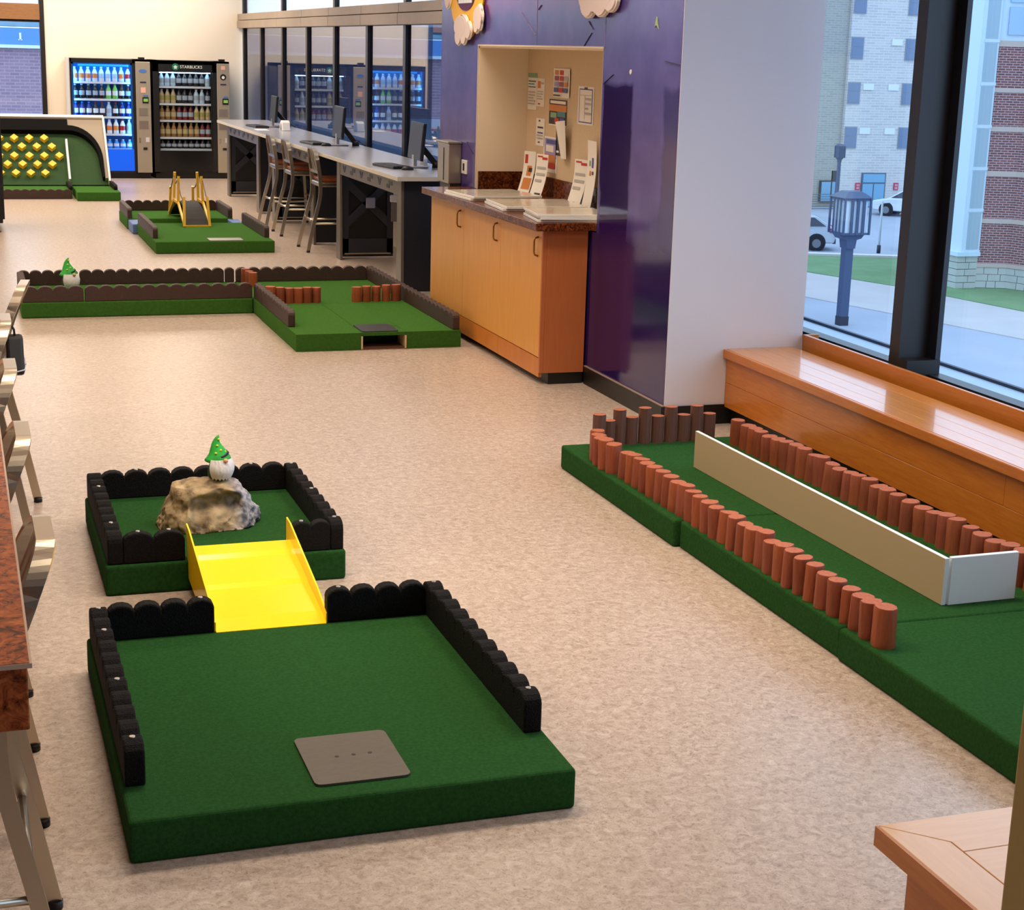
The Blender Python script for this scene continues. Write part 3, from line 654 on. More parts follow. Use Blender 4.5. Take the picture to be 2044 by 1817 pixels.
# ---- near hole: rear mat with rock and gnome
m2 = platform('golf_mat', 'small dark green golf mat with black scalloped edging under the rock', 0.462, 6.02, 1.388, 7.03, CARPET)
scallop(m2, (0.472, 6.03), (0.472, 7.02), 0.058, 9, RUBBER, screws=(1, 6), side=-1)
scallop(m2, (0.53, 7.02), (1.328, 7.02), 0.055, 8, RUBBER, screws=(1, 6), side=-1)
scallop(m2, (1.38, 6.03), (1.38, 7.02), 0.052, 9, RUBBER, screws=(0, 4, 8), side=1)
scallop(m2, (0.53, 6.03), (0.762, 6.03), 0.05, 2, RUBBER, screws=(0, 1), side=1)
scallop(m2, (1.178, 6.03), (1.328, 6.03), 0.05, 2, RUBBER, screws=(0,), side=1)
# ---- yellow ramp bridging the two mats
rp = thing('golf_ramp', 'glossy yellow plastic ramp bridging the two black-edged mats', 'ramp', (0.95, 5.6, 0.12))
prof = [(5.205, 0.1225), (5.30, 0.136), (5.56, 0.152), (5.60, 0.160), (5.84, 0.176), (5.875, 0.186), (5.98, 0.190), (6.06, 0.125)]
ry0, ry1 = 0.768, 1.160
def ramp_x(y): k = (y - 5.2) / 0.8; return 0.755 + 0.02 * k, 1.132 + 0.025 * k
b = MB(); vs = []; fs = []
for y, z in prof:
    a, c = ramp_x(y); vs += [(a, y, z), (c, y, z), (a, y, z - 0.006), (c, y, z - 0.006)]
for i in range(len(prof) - 1):
    k = i * 4; fs += [(k, k + 1, k + 5, k + 4), (k + 2, k + 6, k + 7, k + 3), (k, k + 4, k + 6, k + 2), (k + 1, k + 3, k + 7, k + 5)]
fs += [(0, 2, 3, 1), (len(vs) - 4, len(vs) - 3, len(vs) - 1, len(vs) - 2)]
b.add(vs, fs, 0, False).build('deck', YELLOW, rp)
for sgn in (0, 1):
    b = MB(); poly = [(5.215, 0.123), (5.215, 0.150), (5.40, 0.195), (5.98, 0.262), (6.075, 0.268), (6.075, 0.125), (5.98, 0.12), (5.9, 0.03), (5.35, 0.03), (5.28, 0.123)]
    poly = [(5.215, 0.1225), (5.28, 0.1225), (5.285, 0.055), (6.005, 0.055), (6.01, 0.1225), (6.07, 0.1225), (6.07, 0.255), (5.98, 0.255), (5.40, 0.19), (5.215, 0.155)]
    b2 = MB()
    def fn(u, v, a):
        l, r = ramp_x(u); return ((l - 0.006 + a) if sgn == 0 else (r + a), u, v)
    b2.prism(poly, fn, 0, 0.006).build('side_rail', YELLOW, rp)
# ---- the rock
from mathutils import noise as mnoise
ROCKM = bpy.data.materials.new('painted_rock'); ROCKM.use_nodes = True
nt = ROCKM.node_tree; bs = nt.nodes['Principled BSDF']; tc = nt.nodes.new('ShaderNodeTexCoord')
def nz(sc, d, dist=0.8):
    n = nt.nodes.new('ShaderNodeTexNoise'); n.inputs['Scale'].default_value = sc; n.inputs['Detail'].default_value = d; n.inputs['Distortion'].default_value = dist
    nt.links.new(tc.outputs['Object'], n.inputs['Vector']); return n
n1 = nz(13, 10, 0.25); r1 = nt.nodes.new('ShaderNodeValToRGB'); e = r1.color_ramp.elements
e[0].position = 0.34; e[0].color = srgb((74, 58, 38)); e[1].position = 0.66; e[1].color = srgb((186, 162, 122)); x_ = e.new(0.5); x_.color = srgb((150, 126, 88))
nt.links.new(n1.outputs[0], r1.inputs[0])
n2 = nz(24, 8, 0.3); r2 = nt.nodes.new('ShaderNodeValToRGB'); e = r2.color_ramp.elements
e[0].position = 0.4; e[0].color = srgb((84, 84, 100)); e[1].position = 0.56; e[1].color = srgb((172, 166, 166))
nt.links.new(n2.outputs[0], r2.inputs[0])
sx = nt.nodes.new('ShaderNodeSeparateXYZ'); nt.links.new(tc.outputs['Object'], sx.inputs[0])
mr = nt.nodes.new('ShaderNodeMapRange'); mr.inputs[1].default_value = 0.07; mr.inputs[2].default_value = 0.13; nt.links.new(sx.outputs[0], mr.inputs[0])
mx = nt.nodes.new('ShaderNodeMix'); mx.data_type = 'RGBA'; nt.links.new(mr.outputs[0], mx.inputs[0]); nt.links.new(r1.outputs[0], mx.inputs[6]); nt.links.new(r2.outputs[0], mx.inputs[7])
nt.links.new(mx.outputs[2], bs.inputs['Base Color']); bs.inputs['Roughness'].default_value = 0.62
bp = nt.nodes.new('ShaderNodeBump'); bp.inputs['Strength'].default_value = 0.9; bp.inputs['Distance'].default_value = 0.02
nt.links.new(n1.outputs[0], bp.inputs['Height']); nt.links.new(bp.outputs[0], bs.inputs['Normal'])
rc = Vector((0.915, 6.50, ZT))
bm = bmesh.new(); bmesh.ops.create_icosphere(bm, subdivisions=6, radius=1)
for v in bm.verts:
    p = v.co.copy(); x, y, z = p
    # faceted boulder: steep hollowed front, sloping left shoulder, blunt right side
    hx = 0.225 if x < 0 else 0.215
    X = x * hx; Yv = y * 0.15; Z = max(z, -0.25) * 0.235
    if x < -0.2: Z *= 1 - 0.45 * ((-x - 0.2) / 0.8) ** 1.2
    if x > 0.45: Z *= 1 - 0.25 * (x - 0.45) / 0.55
    if z > 0.72: Z = (0.72 + (z - 0.72) * 0.45) * 0.235
    # hollow in the front face
    if y < 0:
        ed = 0.06 * mnoise.noise(Vector((x * 5, z * 5, 2)));
        lip = 1 / (1 + math.exp(((z + ed) - 0.62 + 0.25 * (x - 0.1) ** 2) * 26)); wd = 1 / (1 + math.exp((abs(x - 0.12 + ed) - 0.46) * 18)); Yv += 0.062 * lip * wd * min(1, max(0.15, (z + 0.1) * 2))
    q = Vector((X, Yv, Z)); nn = mnoise.fractal(q * 11 + Vector((3, 1, 7)), 1.0, 2.0, 5); n3 = mnoise.turbulence(q * 5, 3, True)
    rd = abs(mnoise.fractal(q * 17 + Vector((9, 2, 4)), 0.9, 2.1, 6)); k = 1 + 0.10 * nn + 0.12 * (n3 - 0.5) - 0.09 * rd
    v.co = Vector((X * k, Yv * k, max(Z * (1 + 0.05 * nn), 0)))
me = bpy.data.meshes.new('rock'); bm.to_mesh(me); bm.free(); me.materials.append(ROCKM)
for p in me.polygons: p.use_smooth = True
rock = bpy.data.objects.new('rock', me); COL.objects.link(rock); rock.location = rc; rock.location.z += 0.0005
tag(rock, 'big tan and grey painted rock in the middle of the rear mat', 'rock')
rock_top = max(v.co.z for v in me.vertices if abs(v.co.x - 0.03) < 0.04 and abs(v.co.y) < 0.05)
# ---- gnomes
FUR = M('white_beard', (228, 222, 220), 0.9, bump=(90, 0.6), stretch=(1, 1, 0.25)); SKIN = M('gnome_nose', (214, 160, 112), 0.6)
HAT = M('gnome_hat_green', (20, 130, 40), 0.6, var=((40, 190, 60), 16, 0.2)); HATD = M('hat_patch_yellow', (214, 220, 40), 0.6); BAND = M('hat_band_black', (14, 14, 14), 0.5)
def gnome(loc, s, rz, label):
    t = thing('garden_gnome', label, 'gnome', (0, 0, 0), 'gnomes on the golf course')
    b = MB().lathe([(0.036, 0.0), (0.046, 0.015), (0.047, 0.038), (0.04, 0.063), (0.028, 0.083)], n=18); b.build('body', M('gnome_coat', (38, 70, 34), 0.8), t)
    b = MB(); vs = []; fs = []; n = 14
    for i in range(n + 1):      # beard, a bulging bib with a ragged hem
        u = -1.15 + 2.3 * i / n
        for j in range(6):
            v = j / 5; rr = 0.053 + 0.016 * math.sin(v * PI); z = 0.092 - 0.088 * v + (0.008 if (i % 2 and j == 5) else 0)
            vs.append((math.sin(u) * rr * (1 - 0.15 * v), -math.cos(u) * rr, z))
    for i in range(n):
        for j in range(5): k = i * 6 + j; fs.append((k, k + 1, k + 7, k + 6))
    b.add(vs, fs, 0, True); b.build('beard', FUR, t)
    b = MB(); c = Vector((0, -0.060, 0.090))
    b.lathe([(0.002, -0.010), (0.008, -0.006), (0.011, 0), (0.008, 0.006), (0.002, 0.010)], c=tuple(c), n=10); b.build('nose', SKIN, t)
    pts = [(0, 0.004, 0.062), (0, 0.003, 0.078), (-0.002, 0.004, 0.10), (-0.006, 0.006, 0.125), (-0.008, 0.006, 0.15), (-0.004, 0.004, 0.172), (0.002, 0, 0.186)]
    pts = [(x, y, 0.080 + (z - 0.062) * 0.86) for x, y, z in pts]; hz = lambda z: 0.080 + (z - 0.062) * 0.86
    hat = MB().tube(pts, [0.057, 0.050, 0.038, 0.027, 0.017, 0.009, 0.003], 16).build('hat', HAT, t)
    MB().tube([(-0.001, 0.004, hz(0.086)), (-0.003, 0.004, hz(0.094))], [0.0478, 0.0438], 16).build('hat_band', BAND, hat)
    for a, z, r in ((-2.2, 0.106, 0.0345), (-1.5, 0.118, 0.0295), (-2.0, 0.14, 0.02), (-0.8, 0.108, 0.034), (-1.3, 0.168, 0.011)):
        MB().lathe([(0.001, -0.005), (0.006, -0.002), (0.006, 0.002), (0.001, 0.005)], c=(-0.005 + math.cos(a) * r, 0.005 + math.sin(a) * r, hz(z)), n=8).build('clover_patch', HATD, hat)
    t.location = loc; t.rotation_euler = (0, 0, rz); t.scale = (s, s, s)
    return t
gnome((0.962, 6.485, ZT + rock_top - 0.008), 0.98, 0.35, 'white bearded gnome with a green hat standing on the rock')
# ---- middle hole: right pair of mats and the long lane to the left
m3 = platform('golf_mat', 'bright green golf mat with a ball cup opening beside the maple cabinet', 2.16, 10.91, 3.34, 12.25, CARPET_F, notch=(2.625, 2.934))
m3b = platform('golf_mat', 'bright green golf mat behind the two log bundles near the counter', 2.16, 12.254, 3.34, 13.55, CARPET_F)
m4 = platform('golf_mat', 'long narrow green golf lane with brown edging where a gnome stands', 0.42, 12.60, 2.158, 13.55, CARPET_F)
scallop(m3, (2.165, 11.22), (2.165, 12.248), 0.05, 9, BROWNRUB, side=-1)
scallop(m3, (3.335, 10.93), (3.335, 12.248), 0.05, 12, BROWNRUB, side=1)
scallop(m3b, (3.335, 12.258), (3.335, 13.545), 0.05, 11, BROWNRUB, side=1)
scallop(m3b, (2.17, 13.545), (3.28, 13.545), 0.05, 11, BROWNRUB, side=-1)
scallop(m3b, (2.165, 12.258), (2.165, 12.62), 0.05, 3, BROWNRUB, side=-1)
for a, c, n in ((0.43, 0.875, 4), (0.885, 2.152, 12)): scallop(m4, (a, 12.605), (c, 12.605), 0.05, n, BROWNRUB, side=1)
for a, c, n in ((0.43, 0.90, 5), (0.91, 2.07, 12), (2.08, 2.155, 1)): scallop(m4, (a, 13.545), (c, 13.545), 0.05, n, BROWNRUB, side=-1)
scallop(m4, (0.425, 12.66), (0.425, 13.49), 0.05, 8, BROWNRUB, side=-1)
plate('dark steel plate on the mat beside the maple cabinet', 2.63, 10.925, 2.89, 11.22, [], mat=M('dark_plate', (64, 60, 60), 0.4, metal=0.7))
gnome((0.815, 13.30, ZT + 0.001), 1.3, 0.5, 'gnome with a green hat on the long narrow golf lane')
# logs, shared meshes
def log_mesh(h, r, mat, seed):
    random.seed(seed); n = 10; b = MB(); vs = []; fs = []
    rads = [r * random.uniform(0.86, 1.1) for _ in range(n)]
    for z, k in ((0, 1.02), (h * 0.5, 1.0), (h - 0.006, 0.99), (h, 0.93)):
        for j in range(n): t = 2 * PI * j / n; vs.append((math.cos(t) * rads[j] * k, math.sin(t) * rads[j] * k, z))
    for i in range(3):
        for j in range(n): jj = (j + 1) % n; fs.append((i * n + j, i * n + jj, (i + 1) * n + jj, (i + 1) * n + j))
    b.add(vs, fs, 0, True); b.add(vs[-n:], [tuple(range(n))], 1); b.add(vs[:n], [tuple(reversed(range(n)))], 1)
    return b.mesh('log', [mat, LOGTOP])
LM = [log_mesh(0.135, 0.039, LOGS[i % 3], i) for i in range(6)]
LF = [log_mesh(0.125, 0.038, LOGS[i % 3], 20 + i) for i in range(3)]
def put_log(parent, x, y, k, z=ZT, lean=0.0, meshes=LM, name='log'):
    random.seed(k * 13 + 5)
    return inst(meshes[k % len(meshes)], name, (x, y, z - 0.001), parent, rot=(random.uniform(-1, 1) * lean, random.uniform(-1, 1) * lean, random.uniform(0, 6)), sc=(random.uniform(0.94, 1.08), random.uniform(0.94, 1.08), random.uniform(0.92, 1.07)))
for i in range(6): put_log(m3b, 2.236 + 0.0715 * i + 0.005, 12.315, i, meshes=LF)
for i in range(5): put_log(m3b, 2.915 + 0.079 * i, 12.315, i + 3, meshes=LF)
for i in range(3): put_log(m3b, 2.232 + 0.016 * i, 13.40 - 0.085 * i, i + 1, meshes=LF, z=ZT)
# ---- far hole with the drawbridge
m5 = platform('golf_mat', 'front green mat of the far hole with the yellow bridge', 1.845, 16.38, 3.03, 18.12, CARPET_F)
m6 = platform('golf_mat', 'rear green mat of the far hole behind the yellow bridge', 1.79, 18.60, 2.965, 19.55, CARPET_F)
scallop(m5, (1.85, 16.66), (1.85, 18.08), 0.05, 12, BROWNRUB, side=-1)
scallop(m5, (3.025, 16.66), (3.025, 18.08), 0.05, 12, BROWNRUB, side=1)
scallop(m6, (1.795, 18.61), (1.795, 19.545), 0.05, 8, BROWNRUB, side=-1)
scallop(m6, (2.96, 18.61), (2.96, 19.545), 0.05, 8, BROWNRUB, side=1)
scallop(m6, (1.85, 19.545), (2.905, 19.545), 0.05, 10, BROWNRUB, side=-1)
plate('thin steel plate at the front edge of the far bridge mat', 2.38, 16.40, 2.72, 16.62, [], mat=M('bright_plate', (150, 146, 138), 0.4, metal=0.7))
for x0, lb in ((1.80, 'blue foam spacer joining the far mats on their left side'), (2.90, 'blue foam spacer joining the far mats on their right side')):
    b = MB(); b.box(x0, 18.124, 0, x0 + 0.12, 18.596, 0.11)
    sp_ = tag(b.build('blue_spacer', M('blue_foam', (84, 112, 168), 0.6), o=(x0, 18.36, 0), bev=0.01), lb, 'spacer')
br = thing('toy_bridge', 'small black-decked bridge with yellow railings on the far golf hole', 'bridge', (2.43, 18.3, ZT))
def fy(y): return (y - 17.68) / (19.0 - 17.68)
def bz(y): return ZT + 0.006 + 0.21 * math.sin(PI * min(max(fy(y), 0), 1)) ** 0.8
b = MB(); vs = []; fs = []; N = 14
for i in range(N + 1):
    y = 17.70 + 1.28 * i / N; hw = 0.125 - 0.03 * math.sin(PI * i / N); z = bz(y)
    vs += [(2.435 - hw, y, z), (2.435 + hw, y, z), (2.435 - hw, y, z - 0.018), (2.435 + hw, y, z - 0.018)]
for i in range(N):
    k = i * 4; fs += [(k, k + 1, k + 5, k + 4), (k + 2, k + 6, k + 7, k + 3), (k, k + 4, k + 6, k + 2), (k + 1, k + 3, k + 7, k + 5)]
fs += [(0, 2, 3, 1), (N * 4, N * 4 + 1, N * 4 + 3, N * 4 + 2)]
b.add(vs, fs, 0, False).build('deck', M('black_grip_deck', (26, 24, 22), 0.8), br)
MB().box(2.31, 17.675, ZT + 0.001, 2.56, 17.70, ZT + 0.02).build('front_strip', YELLOW_W, br)
for sx_ in (-1, 1):
    x = 2.435 + sx_ * 0.135
    for y0, z0, y1, z1 in ((17.70, ZT + 0.003, 17.78, 0.43), (18.18, ZT + 0.2, 18.20, 0.62), (18.55, ZT + 0.2, 18.52, 0.64), (18.98, ZT + 0.003, 18.90, 0.45)):
        MB().bar((x, y0, z0), (x - sx_ * 0.012, y1, z1), 0.026, 0.03, (0, 1, 0)).build('post', YELLOW_W, br)
    for p, q in (((x, 17.74, 0.16), (x, 18.20, 0.345)), ((x, 18.96, 0.16), (x, 18.52, 0.345)), ((x, 18.19, 0.335), (x, 18.53, 0.335))):
        MB().bar(p, q, 0.022, 0.028).build('stringer', YELLOW_W, br)
    MB().tube([(x, 17.78, 0.40), (x, 17.95, 0.43), (x, 18.2, 0.58)], 0.006, 6).build('rope', M('brown_rope', (110, 84, 60), 0.8), br)
    MB().tube([(x, 18.2, 0.58), (x, 18.35, 0.53), (x, 18.52, 0.60)], 0.006, 6).build('rope', MATS['brown_rope'], br)
    MB().tube([(x, 18.52, 0.60), (x, 18.75, 0.46), (x, 18.90, 0.43)], 0.006, 6).build('rope', MATS['brown_rope'], br)
# ---- right-hand strip along the bench: three mats, log borders, white boards
m7a = platform('golf_mat', 'far mat of the log-lined strip, nearest the violet wall', 2.84, 6.105, 4.05, 7.505, CARPET)
m7b = platform('golf_mat', 'middle mat of the log-lined strip in front of the oak bench', 2.865, 4.735, 4.06, 6.10, CARPET)
m7c = platform('golf_mat', 'bare near mat at the right edge of the log-lined strip', 2.855, 3.25, 4.06, 4.73, CARPET)
random.seed(3)
k = 0; y = 4.535
while y < 6.86:
    par = m7c if y < 4.73 else (m7b if y < 6.10 else m7a)
    put_log(par, 2.915 + random.uniform(-0.006, 0.006), y, k, lean=0.05); k += 1; y += 0.0815
    random.seed(k * 7 + 1)
for x, y in ((2.895, 6.93), (2.885, 7.01), (2.888, 7.09), (2.905, 7.165), (2.932, 7.24)): put_log(m7a, x, y, k, lean=0.03); k += 1
random.seed(11)
y = 7.315
while y > 4.40:
    par = m7c if y < 4.73 else (m7b if y < 6.10 else m7a)
    put_log(par, 3.735 + (7.23 - y) * 0.022 + random.uniform(-0.008, 0.008), y, k, lean=0.05); k += 1; y -= 0.0815 * random.uniform(0.95, 1.1)
    random.seed(k * 5 + 2)
def post_mesh(h): return MB().prism([(0.034 * math.cos(2 * PI * i / 12), 0.030 * math.sin(2 * PI * i / 12)) for i in range(12)], XY, 0, h).mesh('post', DARKPOST)
PT = post_mesh(0.185); PS = post_mesh(0.14)
for me_ in (PT, PS):
    me_.materials.append(LOGTOP)
    for p in me_.polygons:
        if abs(p.normal.z) > 0.9: p.material_index = 1
for i in range(10):
    x = 2.985 + 0.0725 * i; yv = 7.36 + 0.10 * math.sin(min(1, i / 3) * PI / 2)
    inst(PT if i % 2 == 0 else PS, 'post', (x, yv, ZT - 0.001), m7a)
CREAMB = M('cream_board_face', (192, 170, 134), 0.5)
wb = thing('divider_board', 'long white-topped divider board standing on the log-lined strip', 'board', (3.33, 5.9, ZT))
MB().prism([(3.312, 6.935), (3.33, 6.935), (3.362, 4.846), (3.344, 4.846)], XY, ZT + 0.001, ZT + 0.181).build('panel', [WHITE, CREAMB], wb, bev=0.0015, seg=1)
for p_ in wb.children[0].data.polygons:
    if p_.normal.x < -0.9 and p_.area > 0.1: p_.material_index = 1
eb = thing('end_board', 'short white board closing the near end of the divider board', 'board', (3.5, 4.845, ZT))
MB().prism([(3.370, 4.862), (3.662, 4.868), (3.662, 4.848), (3.370, 4.842)], XY, ZT + 0.001, ZT + 0.183).build('panel', WHITE, eb, bev=0.0015, seg=1)

# ---- peg board game (ball drops between yellow pegs) near the drink machines
pg = thing('peg_board_game', 'tilted green peg board with yellow blocks in front of the blue drink machine', 'game', (1.2, 23, 0))
K0 = 22.9
def inc(x, s, d): # s along the slope (height above 0.13), d out of the board
    return (x, K0 + s - d * 0.7071, 0.13 + s + d * 0.7071)
def slope_prism(poly, d0, d1): return MB().prism(poly, lambda u, v, a: inc(u, v, a), d0, d1)
XL = 0.16
slope_prism([(XL, 0), (1.975, 0), (1.975, 0.80), (XL, 0.80)], -0.03, 0).build('turf_board', M('game_turf', (32, 60, 26), 0.9, var=((42, 74, 32), 60, 0.3), sheen=0.2), pg)
arc = [(XL, 0.70), (1.50, 0.70)] + [(1.50 + 0.43 * math.sin(a), 0.27 + 0.43 * math.cos(a)) for a in [i * PI / 2 / 10 for i in range(1, 11)]] + [(1.93, 0.05), (1.97, 0.05), (1.97, 0.80), (XL, 0.80)]
slope_prism([(u, v) for u, v in arc], 0, 0.06).build('curved_bumper', M('beige_panel', (150, 134, 114), 0.6), pg)
ru = [(XL, 0.775), (1.50, 0.775), (1.50, 0.70)] + [(1.50 + 0.43 * math.sin(a), 0.27 + 0.43 * math.cos(a)) for a in [i * PI / 2 / 10 for i in range(1, 11)]] + [(1.93, 0.05)]
rv = [(1.90, 0.05)] + [(1.50 + 0.38 * math.sin(a), 0.27 + 0.365 * math.cos(a)) for a in [i * PI / 2 / 10 for i in range(10, 0, -1)]] + [(1.50, 0.635), (XL, 0.635)]
slope_prism(ru + rv, 0, 0.085).build('rubber_rim', M('matte_black_foam', (12, 11, 11), 0.9, spec=0.1), pg)
WR = M('white_rail', (238, 232, 222), 0.5)
slope_prism([(XL, 0.80), (1.99, 0.80), (1.99, 0.83), (XL, 0.83)], -0.03, 0.09).build('top_rail', WR, pg)
slope_prism([(1.972, 0.0), (1.998, 0.0), (1.998, 0.80), (1.972, 0.80)], -0.03, 0.09).build('side_rail', WR, pg)
slope_prism([(1.452, 0.03), (1.478, 0.03), (1.478, 0.53), (1.452, 0.53)], 0.001, 0.075).build('lane_rail', WR, pg)
b = MB(); b.prism([(22.86, 0), (23.75, 0), (23.75, 0.93), (23.70, 0.93), (22.90, 0.128), (22.86, 0.128)], YZ, XL, XL + 0.03); b.prism([(22.86, 0), (23.75, 0), (23.75, 0.93), (23.70, 0.93), (22.90, 0.128), (22.86, 0.128)], YZ, 1.99, 2.015)
b.build('side_frame', M('game_frame_green', (38, 60, 36), 0.8), pg)
bl = MB().box(-0.039, -0.039, 0, 0.039, 0.039, 0.062).mesh('yellow_block', M('block_yellow', (240, 192, 40), 0.55))
rows = [(0.557, [1.177, 0.980, 0.785, 0.59, 0.395]), (0.45, [1.268, 1.072, 0.878, 0.683, 0.488]), (0.335, [1.356, 1.160, 0.966, 0.771, 0.576]), (0.23, [1.256, 1.062, 0.870, 0.677, 0.484]), (0.12, [1.154, 0.966, 0.775, 0.58])]
for s, xs_ in rows:
    for x in xs_:
        inst(bl, 'yellow_block', inc(x, s, 0.001), pg, rot=(PI / 4, 0, 0)).rotation_euler = (Matrix.Rotation(PI / 4, 3, 'X') @ Matrix.Rotation(PI / 4, 3, 'Z')).to_euler()
MB().box(XL, 22.28, 0, 1.45, 22.90, 0.115).build('catch_tray', CARPET_F, pg, bev=0.008)
MB().box(1.49, 21.95, 0, 2.04, 22.90, 0.115).build('putting_pad', CARPET_F, pg, bev=0.008)
scallop(pg, (XL, 22.25), (1.44, 22.25), 0.04, 12, BROWNRUB, z0=0, h=0.13, side=1)
scallop(pg, (1.455, 22.26), (1.455, 22.90), 0.045, 5, RUBBER, z0=0.115, h=0.07, side=1)
scallop(pg, (2.03, 22.26), (2.03, 22.90), 0.045, 5, RUBBER, z0=0.115, h=0.07, side=1)
tb = thing('back_table', 'narrow red-brown table edge behind the peg board under the left window', 'table', (1.3, 25.2, 0))
MB().box(0.75, 24.9, 0.80, 1.75, 25.5, 0.835).build('top', M('redbrown_top', (126, 62, 44), 0.4), tb)
for x, y in ((0.8, 24.95), (1.7, 24.95), (0.8, 25.45), (1.7, 25.45)): MB().box(x - 0.02, y - 0.02, 0, x + 0.02, y + 0.02, 0.80).build('leg', BLACK, tb)
# ================================================================== drink machines
PANELG = M('machine_panel_grey', (168, 158, 142), 0.4, metal=0.3); LBLUE = M('machine_blue_interior', (60, 160, 240), 0.4)
MBLUE = M('machine_blue_panel', (0, 92, 232), 0.3, emit=((0, 84, 235), 0.5)); CYANTOP = M('machine_cyan_header', (60, 190, 250), 0.4, emit=((40, 170, 245), 0.9))
SHELF = M('machine_shelf', (225, 228, 230), 0.5); DARKIN = M('machine_dark_interior', (26, 32, 42), 0.5)
LED = M('led_strip', (255, 255, 255), 0.5, emit=((90, 190, 255), 42.0)); LED2 = M('led_strip_dim', (255, 255, 255), 0.5, emit=((190, 225, 255), 12.0))
MGLASS = glass_mat('machine_glass', (244, 247, 250), 0.01)
LCD = M('payment_screen', (90, 150, 60), 0.3, emit=((150, 180, 90), 0.5)); STICK = M('pink_sticker', (232, 180, 160), 0.6); OVAL = M('blue_oval_badge', (70, 120, 190), 0.4)
PLUM = M('blue_black_label', (34, 36, 82), 0.5)
def bottle_mesh(body, label, cap, h=0.2, r=0.032):
    b = MB().lathe([(r * 0.9, 0), (r, 0.01), (r, h * 0.22), (r * 1.0, h * 0.23), (r * 1.0, h * 0.55), (r, h * 0.56), (r * 0.8, h * 0.68), (r * 0.4, h * 0.86), (r * 0.4, h * 0.9), (r * 0.46, h * 0.905), (r * 0.46, h)],
                   n=12, mis=[0, 0, 0, 1, 0, 0, 0, 0, 2, 2])
    return b.mesh('drink_bottle', [body, label, cap])
def pm(n, c, r=0.25): return M('drink_' + n, c, r)
WH = pm('white', (236, 240, 244)); CLR = pm('clear', (190, 215, 230)); COLA = pm('cola', (26, 14, 12)); LIME = pm('lime', (120, 200, 90)); NAVY = pm('navy', (20, 40, 130))
RED = pm('red', (190, 40, 36)); TEA = pm('tea', (150, 110, 60)); LATTE = pm('latte', (196, 176, 130)); ORA = pm('orange', (236, 140, 70)); SKY = pm('sky', (60, 150, 240)); CH = pm('char', (40, 38, 40)); GOLD = pm('gold', (170, 160, 90)); SIL = pm('silver', (170, 180, 190))
BK = {'water': bottle_mesh(WH, CLR, WH), 'pinkwater': bottle_mesh(WH, ORA, WH), 'cola': bottle_mesh(COLA, SIL, CLR), 'lime': bottle_mesh(LIME, WH, LIME), 'blue': bottle_mesh(NAVY, WH, SKY), 'diet': bottle_mesh(COLA, WH, RED),
      'red': bottle_mesh(WH, RED, RED), 'skyb': bottle_mesh(SKY, WH, WH), 'tea': bottle_mesh(TEA, LATTE, GOLD), 'latte': bottle_mesh(LATTE, GOLD, SIL), 'dark': bottle_mesh(CH, SIL, CH), 'wine': bottle_mesh(pm('wine', (120, 40, 40)), SIL, CH), 'clearb': bottle_mesh(CLR, SIL, WH)}
WORDS = {'water': 'clear water bottle', 'pinkwater': 'pale bottle with an orange label', 'cola': 'dark cola bottle', 'lime': 'lime green soda bottle', 'blue': 'blue soda bottle', 'diet': 'dark soda bottle with white label', 'red': 'white bottle with red label', 'skyb': 'sky blue sports bottle', 'tea': 'brown tea bottle', 'latte': 'tan coffee bottle', 'dark': 'black coffee bottle', 'wine': 'deep red juice bottle', 'clearb': 'silver labelled clear bottle'}
